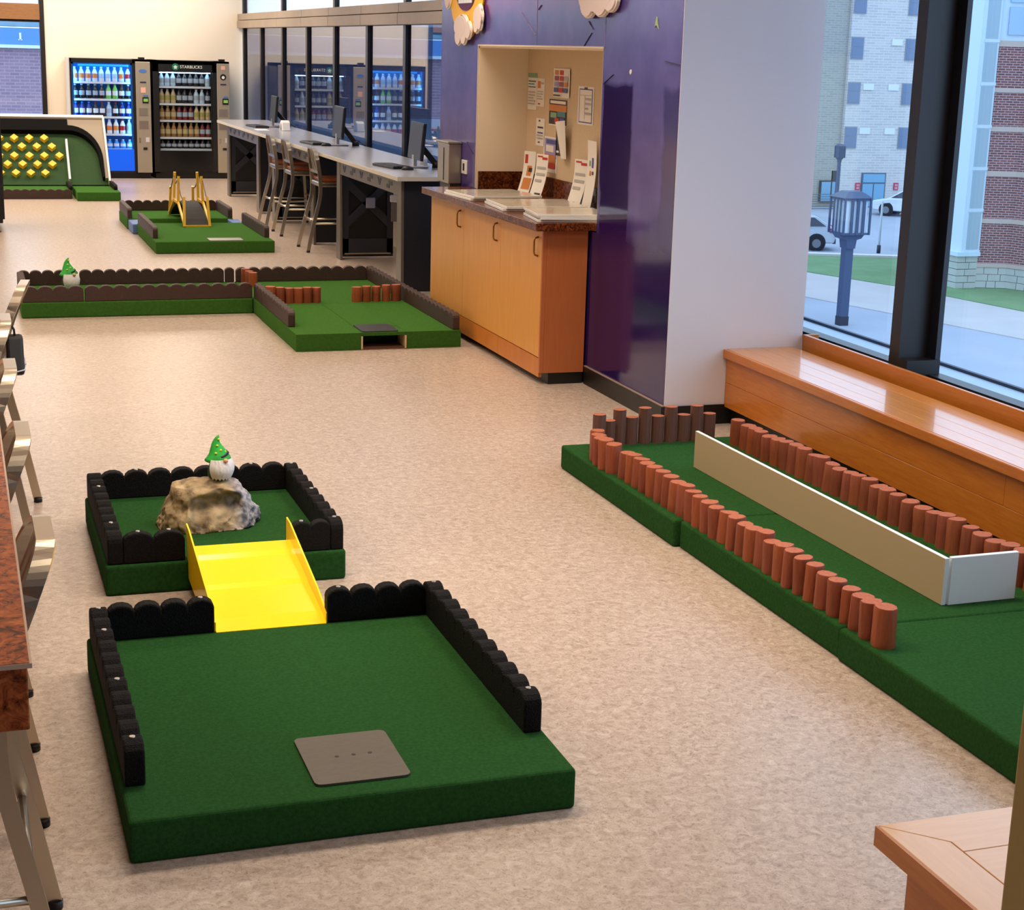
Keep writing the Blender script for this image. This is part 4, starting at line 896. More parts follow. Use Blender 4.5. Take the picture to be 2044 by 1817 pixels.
def machine(label, x0, x1, xw0, xw1, xp0, xp1, dark):
    t = thing('vending_machine', label, 'vending machine', ((x0 + x1) / 2, 26, 0))
    F = 25.60; B = 26.46; T = 1.765
    shell = BLACK if dark else M('machine_shell', (38, 40, 46), 0.4)
    b = MB(); b.box(x0, F + 0.03, 0.08, xw0 - 0.0, B, T); b.box(xp0 - 0.02, F + 0.03, 0.08, x1, B, T); b.box(x0, F + 0.03, T - 0.05, x1, B, T); b.box(x0, F + 0.03, 0.08, x1, B, 0.14); b.box(x0, B - 0.05, 0.08, x1, B, T)
    b.build('cabinet', shell, t)
    zt = 1.60 if dark else 1.715; zb = 0.445 if dark else 0.44
    if not dark: MB().box(x0 - 0.012, F + 0.02, 0.05, x0, B, T + 0.006).build('side_panel', M('side_white', (214, 212, 208), 0.5), t)
    fr = MB(); fr.box(x0, F, T - 0.055, xp0 - 0.01, F + 0.04, T); fr.box(x0, F, 0.1, xw0, F + 0.04, T); fr.box(xw1, F, 0.1, xp0 - 0.005, F + 0.04, T)
    if dark: fr.box(x0, F, zt, xp0 - 0.01, F + 0.04, T)
    fr.build('door_frame', BLACK, t)
    inner = DARKIN if dark else LBLUE
    b = MB(); b.box(xw0, F + 0.50, zb, xw1, F + 0.52, zt); b.box(xw0, F + 0.05, zb - 0.01, xw0 + 0.012, F + 0.5, zt); b.box(xw1 - 0.012, F + 0.05, zb - 0.01, xw1, F + 0.5, zt); b.box(xw0, F + 0.05, zt, xw1, F + 0.5, zt + 0.012)
    b.build('interior', inner, t)
    MB().box(xw0, F + 0.004, zb - 0.02 if dark else 0.44, xw1, F + 0.010, zt).build('glass', MGLASS, t)
    MB().box(xw0, F + 0.005, 0.115, xw1, F + 0.03, zb - 0.022 if dark else 0.438).build('lower_panel', M('machine_black_gloss', (16, 16, 18), 0.2) if dark else MBLUE, t)
    if not dark: MB().box(xw0 + 0.1, F + 0.05, 1.655, xw1 - 0.05, F + 0.06, 1.69).build('lit_header', CYANTOP, t)
    led = LED2 if dark else LED
    MB().box(xw0 + 0.02, F + 0.05, zt - 0.02, xw1 - 0.02, F + 0.07, zt - 0.008).build('light_strip', led, t)
    if not dark:
        MB().box(xw0 + 0.014, F + 0.03, zb + 0.03, xw0 + 0.024, F + 0.045, zt - 0.03).build('light_strip', led, t)
        MB().box(xw0, F + 0.0105, 0.44, xw0 + 0.03, F + 0.026, zt).build('door_lip', M('lip_blue', (24, 96, 190), 0.4), t)
        MB().box(xw1 - 0.03, F + 0.0105, 0.44, xw1, F + 0.026, zt).build('door_lip', MATS['lip_blue'], t)
        MB().box(xw0, F + 0.0105, zt - 0.03, xw1, F + 0.026, zt).build('door_lip', MATS['lip_blue'], t)
        MB().box(xw1 - 0.024, F + 0.03, zb + 0.03, xw1 - 0.014, F + 0.045, zt - 0.03).build('light_strip', led, t)
    MB().box(x0 + 0.02, F + 0.06, 0, x1 - 0.02, B, 0.08).build('base', BLACK, t)
    # control panel
    p = MB().box(xp0, F - 0.012, 0.09, xp1, F + 0.03, T - 0.03).build('control_panel', PANELG, t, bev=0.004, seg=1)
    xc = (xp0 + xp1) / 2; yf = F - 0.0125
    MB().box(xc - 0.06, F, T, xc + 0.03, F + 0.08, T + 0.035).build('top_bracket', BLACK, t)
    MB().box(xc - 0.015, yf - 0.006, 1.125, xc + 0.075, yf, 1.215).build('payment_reader', BLACK, p)
    MB().box(xc + 0.0, yf - 0.008, 1.15, xc + 0.065, yf - 0.005, 1.195).build('reader_screen', LCD, p)
    MB().box(xc - 0.0, yf - 0.005, 1.225, xc + 0.07, yf, 1.245).build('reader_label', OVAL, p)
    MB().box(xc - 0.07, yf - 0.004, 0.94, xc + 0.06, yf, 1.055).build('bill_slot', M('panel_inset', (140, 132, 120), 0.4, metal=0.4), p)
    MB().box(xc - 0.07, yf - 0.003, 0.745, xc + 0.065, yf, 0.865).build('cup_recess', M('panel_recess', (118, 106, 100), 0.5), p)
    MB().box(xc - 0.08, yf - 0.008, 0.545, xc - 0.055, yf, 0.615).build('lock', CHROME, p)
    MB().box(xc + 0.02, yf - 0.004, 0.55, xc + 0.075, yf, 0.62).build('sticker', M('panel_pale', (206, 206, 206), 0.5), p)
    MB().box(xc - 0.02, yf - 0.01, 0.435, xc + 0.04, yf, 0.47).build('coin_return', BLACK, p)
    if dark:
        MB().box(xc - 0.03, yf - 0.003, 1.645, xc + 0.03, yf, 1.70).build('sticker', STICK, p)
        MB().cyl((xc, yf - 0.004, 1.535), (xc, yf, 1.535), 0.046, n=20).build('round_badge', BLACK, p)
        MB().cyl((xc, yf - 0.006, 1.53), (xc, yf - 0.004, 1.53), 0.024, n=12).build('badge_emblem', WHITE, p)
        MB().box(xc - 0.045, yf - 0.003, 1.415, xc + 0.045, yf, 1.435).build('sticker', PLUM, p)
        # roundel and wordmark on the header
        zc = (zt + T - 0.02) / 2
        MB().cyl((xw0 + 0.255, F - 0.004, zc), (xw0 + 0.255, F, zc), 0.052, n=24).build('green_roundel', M('roundel_green', (28, 110, 84), 0.4), t)
        b = MB(); b.cyl((xw0 + 0.255, F - 0.007, zc), (xw0 + 0.255, F - 0.004, zc), 0.02, n=14); b.prism([(xw0 + 0.255 + 0.036 * math.sin(a) * k, zc + 0.036 * math.cos(a) * k - 0.006) for a, k in [(i * PI / 5, 1 if i % 2 == 0 else 0.5) for i in range(10)]], XZ, F - 0.006, F - 0.004)
        b.build('roundel_emblem', M('emblem_pale', (200, 226, 214), 0.5), t)
        me = text_mesh('STARBUCKS', 0.062); me.materials.append(M('wordmark_white', (225, 232, 226), 0.5))
        inst(me, 'wordmark', (xw0 + 0.49, F - 0.002, zc), t, rot=(PI / 2, 0, 0))
    else:
        MB().prism(disc(xc, 1.60, 0.058, 0.026, 20), XZ, yf - 0.003, yf).build('oval_badge', OVAL, p)
        MB().box(xc - 0.045, yf - 0.003, 1.425, xc + 0.045, yf, 1.445).build('sticker', PLUM, p)
        MB().box(xc - 0.035, yf - 0.003, 1.28, xc + 0.035, yf, 1.36).build('sticker', STICK, p)
    return t, F
t1, F = machine('blue-lit drink vending machine on the left of the back wall pair', 1.69, 2.865, 1.712, 2.60, 2.645, 2.862, False)
t2, F = machine('black coffee vending machine on the right of the back wall pair', 2.90, 4.055, 2.985, 3.79, 3.862, 4.050, True)
def stock(t, which, xw0, xw1, rows_):
    for ri, (z, kinds) in enumerate(rows_):
        MB().box(xw0 + 0.012, F + 0.08, z - 0.03, xw1 - 0.012, F + 0.48, z).build('shelf', SHELF, t)
        n = len(kinds)
        for i, kd in enumerate(kinds):
            x = xw0 + 0.055 + (xw1 - xw0 - 0.11) * i / (n - 1)
            ob = inst(BK[kd], 'drink_bottle', (x, F + 0.13, z + 0.0005), sc=(1.3, 1.3, 0.66 if ri == 4 else 1.06))
            tag(ob, '%s, %s from left, %s shelf of %s' % (WORDS[kd], ['first', 'second', 'third', 'fourth', 'fifth', 'sixth', 'seventh', 'eighth', 'ninth'][i], ['top', 'second', 'third', 'fourth', 'bottom'][ri], which), 'bottle', 'bottles in the %s row of the %s' % (['top', 'second', 'third', 'fourth', 'bottom'][ri], which))
stock(t1, 'blue-lit machine', 1.712, 2.60, [(1.43, ['pinkwater'] * 4 + ['water'] * 3 + ['pinkwater', 'red']), (1.18, ['cola'] * 5 + ['lime'] * 2 + ['diet', 'cola']), (0.92, ['blue'] * 3 + ['diet'] * 2 + ['clearb', 'diet', 'blue', 'blue']), (0.665, ['red'] * 5 + ['pinkwater', 'pinkwater', 'red', 'clearb']), (0.445, ['skyb'] * 9)])
stock(t2, 'black coffee machine', 2.985, 3.79, [(1.385, ['clearb'] * 3 + ['dark'] * 5 + ['clearb']), (1.13, ['latte'] * 3 + ['dark'] * 3 + ['clearb', 'clearb', 'dark']), (0.88, ['tea'] * 3 + ['wine'] * 3 + ['latte'] * 3), (0.625, ['tea'] * 7 + ['wine'] * 2), (0.45, ['dark'] * 9)])
# black machine at the left edge, seen from its side
vm = thing('vending_machine', 'black vending machine cut off by the left edge of the picture', 'vending machine', (0.1, 18.9, 0))
MB().box(-0.45, 18.37, 0.10, 0.465, 19.4, 1.80).build('cabinet', BLACK, vm, bev=0.008)
MB().box(0.467, 18.40, 0.14, 0.485, 19.37, 1.76).build('door', CHAR, vm)
MB().box(-0.45, 18.36, 1.802, 0.47, 19.4, 1.815).build('top_trim', STEEL, vm)
MB().box(0.30, 18.38, 1.815, 0.40, 18.5, 1.86).build('hinge_cap', BLACK, vm)
for x, y in ((-0.38, 18.45), (0.38, 18.45), (-0.38, 19.3), (0.38, 19.3)):
    MB().lathe([(0.06, 0), (0.06, 0.012), (0.025, 0.02), (0.025, 0.10)], c=(x, y, 0), n=12).build('foot', BLACK, vm)

# ================================================================== computer counter
CTOP = M('grey_counter_laminate', (150, 150, 158), 0.22, var=((162, 162, 168), 30, 0.3)); TAUPEM = M('taupe_steel', (118, 110, 98), 0.4, metal=0.5)
ct = thing('laminate_counter', 'long grey laminate counter top under the far window wall', 'counter', (3.9, 18.5, 0.96))
MB().prism([(3.51, 13.36), (4.24, 13.36), (4.24, 23.45), (3.60, 23.45), (3.51, 23.3)], XY, 0.962, 1.0).build('slab', CTOP, ct, bev=0.004)
MB().prism([(3.506, 13.355), (4.245, 13.355), (4.245, 13.36), (3.5105, 13.36), (3.5105, 23.3), (3.506, 23.3)], XY, 0.964, 0.996).build('edge_band', M('pale_edge', (206, 198, 180), 0.4), ct)
def module(y0, y1, label, extra=False):
    t = thing('counter_support', label, 'counter support', (3.85, (y0 + y1) / 2, 0), 'steel supports under the grey counter')
    MB().box(3.582, y0, 0.02, 4.18, y0 + 0.05, 0.96).build('end_panel', CHAR, t, bev=0.003, seg=1)
    MB().box(3.582, y1 - 0.02, 0.02, 4.12, y1 + 0.03, 0.96).build('truss_backing', BLACK, t)
    for y, s in ((y0, 1), (y1, 1)):
        ya, yb_ = (y - 0.0, y + 0.13) if y == y0 else (y - 0.10, y + 0.03)
        MB().prism([(ya - 0.03, 0), (yb_ + 0.02, 0), (yb_, 0.96), (ya, 0.96)], YZ, 3.556, 3.582).build('post', TAUPEM, t, bev=0.003, seg=1)
    bm_ = MB().box(3.560, y0 + 0.13, 0.835, 3.582, y1 - 0.10, 0.96).build('top_beam', TAUPEM, t)
    n = max(3, int((y1 - y0) / 0.36)); L = (y1 - y0 - 0.35) / n
    for i in range(n):
        c = y0 + 0.24 + L * (i + 0.5)
        if i % 2 == 0: poly = [(c - 0.10, 0.93), (c + 0.02, 0.93), (c + 0.02, 0.90), (c + 0.10, 0.90), (c + 0.10, 0.865), (c - 0.01, 0.865), (c - 0.01, 0.895), (c - 0.10, 0.895)]
        else: poly = [(c - 0.07, 0.93), (c - 0.03, 0.93), (c, 0.895), (c + 0.03, 0.93), (c + 0.07, 0.93), (c + 0.02, 0.868), (c - 0.02, 0.868)]
        MB().prism(poly, YZ, 3.5575, 3.5605).build('beam_cutout', BLACK, bm_)
    yf = y1 - 0.045
    X0, X1, Z0, Z1 = 3.60, 4.11, 0.03, 0.955
    fr = MB(); fr.box(X0, yf, Z0, X0 + 0.06, yf + 0.02, Z1); fr.box(X1 - 0.06, yf, Z0, X1, yf + 0.02, Z1); fr.box(X0, yf, 0.88, X1, yf + 0.02, Z1); fr.box(X0, yf, 0.05, X1, yf + 0.02, 0.20)
    fr.build('truss_frame', SLATE, t)
    for p, q in (((X0 + 0.03, yf, 0.34), (X1 - 0.03, yf, 0.76)), ((X0 + 0.03, yf, 0.76), (X1 - 0.03, yf, 0.34))):
        MB().bar((p[0], yf + 0.01, p[2]), (q[0], yf + 0.01, q[2]), 0.019, 0.075, (0, 0, 1)).build('cross_brace', SLATE, t)
    MB().box(X0 + 0.02, yf - 0.002, 0.045, X1 - 0.02, yf + 0.02, 0.058).build('foot_strip', STEEL, t)
    if extra:
        MB().box(3.83, yf - 0.02, 0.50, 3.925, yf, 0.605).build('outlet_box', M('outlet_grey', (150, 158, 180), 0.4), t, bev=0.008)
        for z in (0.59, 0.70): MB().box(3.99, yf - 0.35, z, 4.14, yf - 0.33, z + 0.07).build('cable_bracket', WHITE, t, bev=0.01)
        MB().box(4.01, yf - 0.33, 0.40, 4.10, yf - 0.31, 0.585).build('power_module', M('module_taupe', (130, 120, 118), 0.5), t)
    return t
module(13.42, 15.86, 'near steel counter support with taupe posts beside the maple cabinet', True)
module(17.02, 19.34, 'middle steel counter support behind the metal stools')
module(20.30, 22.72, 'far steel counter support nearest the drink machines')
def monitor(label, y, z0, s=1.0, x=3.97):
    t = thing('monitor', label, 'monitor', (x, y, 1.0), 'monitors on the grey counter')
    a = 0.06
    u = Vector((math.sin(a), math.cos(a), 0)); nrm = Vector((-math.cos(a), math.sin(a), 0)); tl = 0.10
    up = Vector((tl * 0.9, 0, 1)).normalized(); nn = u.cross(up).normalized()
    c = Vector((x, y, z0 + 0.165))
    MB().obox(c, (u, nn, up), 0.285 * s, 0.014, 0.165).build('casing', BLACK, t, bev=0.003, seg=1)
    MB().obox(c + nrm * 0.0155, (u, nn, up), 0.270 * s, 0.002, 0.150).build('screen', M('monitor_screen', (40, 40, 43), 0.4, spec=0.3), t)
    MB().bar((x + 0.02, y, z0 + 0.14), (x + 0.16, y - 0.05, 1.04), 0.035, 0.05).build('arm', BLACK, t)
    MB().cyl((x + 0.17, y - 0.05, 1.0005), (x + 0.17, y - 0.05, 1.05), 0.04, n=14).build('clamp', BLACK, t)
    MB().tube([(x + 0.03, y + 0.05, z0 + 0.12), (x + 0.12, y + 0.02, z0), (x + 0.2, y - 0.1, 1.05), (x + 0.24, y - 0.2, 1.008)], 0.006, 6).build('cable', BLACK, t)
    MB().obox((x - 0.02, y + 0.02, 1.008), ((1, 0, 0), (0, 1, 0), (0, 0, 1)), 0.10, 0.13, 0.007).build('stand_base', M('silver_base', (170, 166, 166), 0.3, metal=0.6), t, bev=0.004, seg=1)
    MB().box(x - 0.03, y + 0.0, 1.014, x + 0.0, y + 0.06, z0 + 0.04).build('stand_neck', MATS['silver_base'], t)
    return t
monitor('nearest monitor on the grey counter, beside the steel dispenser', 14.44, 1.072)
monitor('middle monitor on the grey counter', 17.62, 1.085, 1.1)
monitor('farthest monitor on the grey counter, seen nearly edge-on', 21.45, 1.066)
def keyboard(label, x, y, rz):
    t = thing('keyboard', label, 'keyboard', (x, y, 1.0005), 'keyboards on the grey counter')
    u = Vector((math.cos(rz), math.sin(rz), 0)); v = Vector((-u.y, u.x, 0)); c = Vector((x, y, 1.012))
    MB().obox(c, (u, v, (0, 0, 1)), 0.09, 0.24, 0.011).build('case', BLACK, t, bev=0.003, seg=1)
    b = MB()
    for i in range(5):
        for j in range(13): b.obox(c + u * (-0.065 + 0.032 * i) + v * (-0.205 + 0.034 * j) + Vector((0, 0, 0.0125)), (u, v, (0, 0, 1)), 0.013, 0.014, 0.002)
    k = b.build('keys', CHAR, t); k['kind'] = 'stuff'
    return t
keyboard('black keyboard in front of the nearest monitor', 3.74, 14.45, 0.15); keyboard('black keyboard in front of the middle monitor', 3.74, 17.85, 0.1); keyboard('black keyboard in front of the farthest monitor', 3.74, 21.4, 0.1)
def mouse(label, x, y):
    b = MB(); vs = []; fs = []; n = 12
    for i, (r, z) in enumerate(((1, 0), (1, 0.4), (0.8, 0.8), (0.4, 1))):
        for j in range(n): t = 2 * PI * j / n; vs.append((x + 0.055 * r * math.cos(t), y + 0.032 * r * math.sin(t), 1.0005 + 0.032 * z))
    for i in range(3):
        for j in range(n): jj = (j + 1) % n; fs.append((i * n + j, i * n + jj, (i + 1) * n + jj, (i + 1) * n + j))
    fs.append(tuple(range(3 * n, 4 * n))); fs.append(tuple(reversed(range(n))))
    tag(b.add(vs, fs, 0, True).build('mouse', BLACK, o=(x, y, 1.0)), label, 'mouse', 'computer mice on the counter')
mouse('black mouse beside the keyboard of the nearest monitor', 3.80, 14.12); mouse('black mouse beside the keyboard of the middle monitor', 3.80, 17.5)
b = MB(); b.prism([(20.50, 1.0005), (20.72, 1.0005), (20.68, 1.10), (20.63, 1.125), (20.59, 1.125), (20.54, 1.10)], YZ, 3.90, 4.0)
ph = tag(b.build('desk_phone_stand', WHITE, o=(3.95, 20.6, 1.0), bev=0.008), 'small white arched stand beside the farthest monitor', 'stand')
MB().prism([(20.58, 1.01), (20.64, 1.01), (20.615, 1.085), (20.605, 1.085)], YZ, 3.897, 3.902).build('dark_opening', BLACK, ph)
tag(MB().cyl((4.15, 14.86, 1.0005), (4.15, 14.86, 1.08), 0.035, 0.04, n=16).build('paper_cup', WHITE, o=(4.15, 14.86, 1.0)), 'white cup behind the nearest monitor on the counter', 'cup')
tag(MB().box(3.60, 20.55, 1.0005, 3.75, 20.85, 1.003).build('loose_sheet', PAPER, o=(3.67, 20.7, 1.0)), 'loose white sheet lying on the far part of the counter', 'paper')
tag(MB().tube([(4.10, 13.9, 0.9), (4.08, 13.92, 0.5), (4.02, 13.95, 0.2), (3.95, 14.02, 0.05), (3.88, 14.15, 0.012), (3.95, 14.4, 0.012), (4.05, 14.45, 0.012)], 0.01, 8).build('power_cord', BLACK, o=(4.0, 14.1, 0)), 'black power cord drooping to the floor under the near counter end', 'cord')

# ================================================================== stools
def stool(foot, top, label):
    """faces +x, origin on the floor under the seat centre; foot/top: how far the rear feet and the top of the back reach behind the seat"""
    t = thing('metal_stool', label, 'stool', (0, 0, 0))
    R = 0.017
    def curve(pts, n=5):
        P = [Vector(p) for p in pts]; out = []
        for i in range(len(P) - 1):
            p0 = P[max(i - 1, 0)]; p1 = P[i]; p2 = P[i + 1]; p3 = P[min(i + 2, len(P) - 1)]
            for j in range(n):
                u = j / n; out.append(0.5 * ((2 * p1) + (p2 - p0) * u + (2 * p0 - 5 * p1 + 4 * p2 - p3) * u * u + (3 * p1 - p0 - 3 * p2 + p3) * u ** 3))
        out.append(P[-1]); return out
    for s in (-1, 1):
        l = MB().ribbon(curve([(-0.20 - foot, s * 0.25, 0.012), (-0.20 - foot * 0.55, s * 0.232, 0.28), (-0.205, s * 0.212, 0.55), (-0.20, s * 0.20, 0.72)]), 0.036, 0.016).build('leg', STEEL, t)
        MB().cyl((-0.20 - foot, s * 0.25, 0), (-0.20 - foot, s * 0.25, 0.022), 0.019, n=10).build('foot_cap', RUBFOOT, l)
        l = MB().ribbon(curve([(0.24, s * 0.23, 0.012), (0.215, s * 0.215, 0.35), (0.19, s * 0.195, 0.70)]), 0.032, 0.016).build('leg', STEEL, t)
        MB().cyl((0.24, s * 0.23, 0), (0.24, s * 0.23, 0.022), 0.019, n=10).build('foot_cap', RUBFOOT, l)
    def bx(z): k = (z - 0.72) / 0.31; return -0.20 - top * max(0, k) ** 1.25
    side = [(bx(z), 0.20 - 0.02 * (z - 0.72) / 0.31, z) for z in (0.72, 0.76, 0.80, 0.84, 0.88, 0.925)]
    rr = 0.10; corner = [(bx(0.93 + rr * math.sin(a)), 0.18 - rr + rr * math.cos(a), 0.93 + rr * math.sin(a)) for a in [PI / 2 * i / 12 for i in range(1, 13)]]
    half = side + corner; full = [(x, y, z) for x, y, z in half] + [(x, -y, z) for x, y, z in reversed(half)]
    MB().ribbon(full, 0.038, 0.014).build('back_frame', STEEL, t)
    for y in (-0.075, 0.0, 0.075):
        MB().bar((bx(0.80), y, 0.80), (bx(1.02), y, 1.02), 0.030, 0.010, (1, 0, 0)).build('back_slat', STEEL, t)
    MB().bar((bx(0.80), -0.19, 0.80), (bx(0.80), 0.19, 0.80), 0.024, 0.028).build('back_rail', STEEL, t)
    MB().box(-0.21, -0.205, 0.655, 0.20, 0.205, 0.705).build('seat_frame', STEEL, t, bev=0.012)
    MB().box(-0.19, -0.20, 0.706, 0.215, 0.20, 0.742).build('seat', SEATW, t, bev=0.012, seg=3)
    fz = 0.29
    def rear(z): k = z / 0.55; return -0.20 - foot * (1 - k) ** 1.0
    for s in (-1, 1): MB().cyl((rear(fz) + 0.005, s * 0.23, fz), (0.222, s * 0.217, fz), 0.010, n=8).build('stretcher', STEEL, t)
    MB().cyl((rear(fz + 0.02), -0.23, fz + 0.02), (rear(fz + 0.02), 0.23, fz + 0.02), 0.011, n=8).build('stretcher', STEEL, t)
    MB().cyl((0.222, -0.217, fz + 0.05), (0.222, 0.217, fz + 0.05), 0.012, n=8).build('foot_rest', STEEL, t)
    return t
s0 = stool(0.135, 0.045, 'nearest of the three metal stools at the grey counter')
s0.location = (3.70, 16.60, 0); s0['group'] = 'stools at the grey counter'
for y, lb in ((18.05, 'middle of the three metal stools at the grey counter'), (18.98, 'farthest of the three metal stools at the grey counter')):
    c = copy_tree(s0); c.location = (3.70, y, 0); c['label'] = lb
l0 = stool(0.115, 0.115, 'nearest metal stool at the granite table, cropped at the lower left'); l0['group'] = 'stools along the granite table'
l0.location = (-0.175, 3.47, 0); l0.rotation_euler = (0, 0, PI)
for y, x, rz, lb in ((4.42, -0.18, PI, 'second metal stool from the front along the granite table'), (5.35, -0.18, PI, 'third metal stool from the front along the granite table'), (6.28, -0.165, PI, 'fourth metal stool from the front along the granite table'),
                     (8.15, -0.21, PI, 'fifth metal stool along the granite table, mostly hidden at the left edge'), (7.22, -0.06, PI - 0.12, 'turned metal stool with the black bag hung on its back')):
    c = copy_tree(l0); c.location = (x, y, 0); c.rotation_euler = (0, 0, rz); c['label'] = lb
# granite table
gt = thing('granite_table', 'bar-height orange granite table cut off by the left edge', 'table', (-0.5, 5.5, 0))
MB().box(-1.1, 2.765, 0.875, 0.075, 9.0, 1.0).build('granite_top', GRAN_T, gt, bev=0.003)
MB().box(-1.101, 2.758, 0.992, 0.083, 9.0, 1.001).build('rim_highlight', M('rim_highlight_paint', (196, 170, 150), 0.2), gt)  # pale strip paints the highlight along the table edge
MB().box(-1.1, 2.76, 0.9975, 0.0785, 9.0, 1.0022).build('granite_surface', GRAN_T, gt)
MB().box(-0.9, 3.0, 0.06, -0.50, 8.8, 0.874).build('pedestal', M('cherry_panel', (140, 66, 28), 0.4, var=((160, 82, 38), 8, 0.3), stretch=(6, 6, 0.8)), gt)
MB().box(-0.88, 3.02, 0, -0.52, 8.78, 0.06).build('kick', BLACKB, gt)
# bag
bg_ = thing('sling_bag', 'small black bag with pale piping hanging from the turned stool', 'bag', (0.215, 6.95, 0.7))
MB().prism([(6.86, 0.705), (6.90, 0.692), (7.02, 0.692), (7.06, 0.705), (7.00, 0.85), (6.93, 0.85)], YZ, 0.165, 0.232).build('body', M('black_nylon', (18, 19, 24), 0.6), bg_, bev=0.012)
MB().tube([(0.165, 6.857, 0.722), (0.20, 6.852, 0.716), (0.232, 6.86, 0.722), (0.237, 6.95, 0.722), (0.234, 7.055, 0.722)], 0.003, 6).build('piping', M('pale_piping', (200, 200, 204), 0.6), bg_)
MB().tube([(0.237, 6.91, 0.735), (0.238, 6.93, 0.738), (0.237, 6.97, 0.752)], 0.003, 6).build('emblem_stroke', MATS['pale_piping'], bg_)
MB().tube([(0.20, 6.95, 0.845), (0.198, 6.955, 0.875), (0.19, 6.96, 0.89), (0.175, 6.965, 0.90)], 0.005, 6).build('strap', M('black_strap', (18, 18, 20), 0.7), bg_)
# ================================================================== outside
ZG = -6.45
structure(MB().box(5.5, -20, ZG - 0.2, 140, 140, ZG).build('parking_lot', M('pale_asphalt', (150, 158, 172), 0.85, var=((164, 172, 186), 0.3, 0.3))))
structure(MB().box(-80, 27.5, ZG - 0.21, 5.4, 140, ZG - 0.01).build('back_lot', M('back_asphalt', (150, 150, 160), 0.85)))
structure(MB().prism([(27.0, 61.5), (31.2, 61.5), (32.9, 59.2), (34.44, 54.85), (35.65, 48.4), (39.5, 33), (34.9, 33), (32.06, 43.36), (29.41, 52.99)], XY, ZG, ZG + 0.03).build('sidewalk', M('pale_concrete', (176, 172, 172), 0.85, var=((188, 184, 184), 0.6, 0.3))))
structure(MB().prism([(31.0, 64.9), (35.4, 64.45), (39.45, 62.9), (44.2, 60.8), (46, 50), (40, 33.5), (35.7, 48.45), (34.5, 54.9), (32.95, 59.3)], XY, ZG, ZG + 0.045).build('lawn', M('lawn_green', (92, 128, 84), 0.95, var=((116, 150, 104), 1.2, 0.35))))
structure(MB().prism([(31.0, 65.3), (35.5, 64.95), (39.9, 63.3), (44.5, 61.2), (44.2, 60.8), (39.45, 62.9), (35.4, 64.45), (31.0, 64.9)], XY, ZG, ZG + 0.14).build('kerb', M('kerb_concrete', (208, 206, 204), 0.85)))
structure(MB().prism([(39.2, 58.6), (41.6, 58.4), (41.2, 55.2), (37.6, 55.0), (36.9, 56.2)], XY, ZG + 0.02, ZG + 0.06).build('mulch_bed', M('brown_mulch', (104, 84, 76), 0.95, var=((150, 130, 120), 5, 0.2))))
# residence hall
RB = thing('residence_hall', 'pale stone apartment block with small blue windows across the street', 'building', (52, 88, ZG))
YB = 86.3
STB = brick_mat('pale_stone_courses', (186, 182, 178), (200, 196, 190), (210, 208, 206), 0.62, 0.15, 0.02)
STB2 = brick_mat('tan_stone_courses', (150, 148, 138), (164, 160, 148), (174, 172, 164), 0.5, 0.13, 0.02)
MB().box(49.72, YB, ZG, 66, YB + 12, 10).build('facade', STB, RB)
MB().box(42, YB + 0.25, ZG, 49.72, YB + 12, 10).build('side_facade', STB2, RB)
WG = M('blue_window_glass', (104, 122, 148), 0.2); WF = M('window_frame_grey', (140, 146, 156), 0.6); VENT = M('white_vent', (216, 222, 226), 0.6)
for xc in (49.83, 53.45, 57.3, 60.9):
    for z0 in (4.77, 2.2, -0.36, -2.92):
        f = MB().box(xc - 0.05, YB - 0.05, z0 - 0.07, xc + 0.77, YB + 0.05, z0 + 1.2).build('window', WF, RB)
        MB().box(xc, YB - 0.07, z0, xc + 0.72, YB - 0.045, z0 + 0.62).build('pane', WG, f)
        MB().box(xc, YB - 0.07, z0 + 0.66, xc + 0.72, YB - 0.045, z0 + 1.15).build('pane', WG, f)
for xc, z in ((52.47, 2.98), (50.78, 0.40), (52.46, 0.40), (50.75, -2.15), (52.44, -2.15), (56.2, 0.4), (58.3, 0.4)):
    MB().box(xc, YB - 0.06, z, xc + 0.69, YB + 0.02, z + 0.36).build('vent_panel', VENT, RB)
d = MB().box(51.14, YB - 0.08, ZG, 52.77, YB + 0.05, -4.41).build('entrance', M('door_frame_slate', (86, 100, 118), 0.5), RB)
DG = M('door_glass', (120, 168, 196), 0.2)
for x0, x1, z0, z1 in ((51.22, 52.69, -4.97, -4.48), (51.22, 51.91, -6.0, -5.06), (51.99, 52.69, -6.0, -5.06), (51.22, 52.69, ZG + 0.05, -6.08)):
    MB().box(x0, YB - 0.10, z0, x1, YB - 0.07, z1).build('pane', DG, d)
d2 = MB().box(48.48, YB + 0.1, -6.16, 49.54, YB + 0.3, -4.88).build('entrance', M('door_frame_dark', (40, 44, 54), 0.5), RB)
MB().box(48.56, YB + 0.06, -6.08, 49.46, YB + 0.11, -4.96).build('pane', DG, d2)
for x in (50.76, 53.37): 
    s = MB().box(x, YB - 0.06, -5.43, x + 0.31, YB, -5.0).build('red_sign', M('sign_red', (190, 66, 84), 0.6), RB)
    for z in (-5.37, -5.20): MB().box(x + 0.06, YB - 0.075, z, x + 0.25, YB - 0.055, z + 0.12).build('sign_panel', M('sign_pale', (206, 150, 160), 0.6), s)
for i in range(7): MB().box(46.2, YB - 1.0, ZG + 0.14 * i, 49.6, YB - 0.96, ZG + 0.14 * i + 0.035).build('stair_rail', M('rail_grey', (90, 92, 96), 0.5), RB)
tag(MB().box(48.36, YB - 1.4, -6.4, 48.42, YB - 1.35, -4.2).box(48.36, YB - 1.4, -4.8, 48.84, YB - 1.36, -4.2).build('banner_post', M('banner_dark', (34, 40, 56), 0.5), o=(48.4, YB - 1.4, ZG)), 'dark banner post beside the apartment block steps', 'banner')
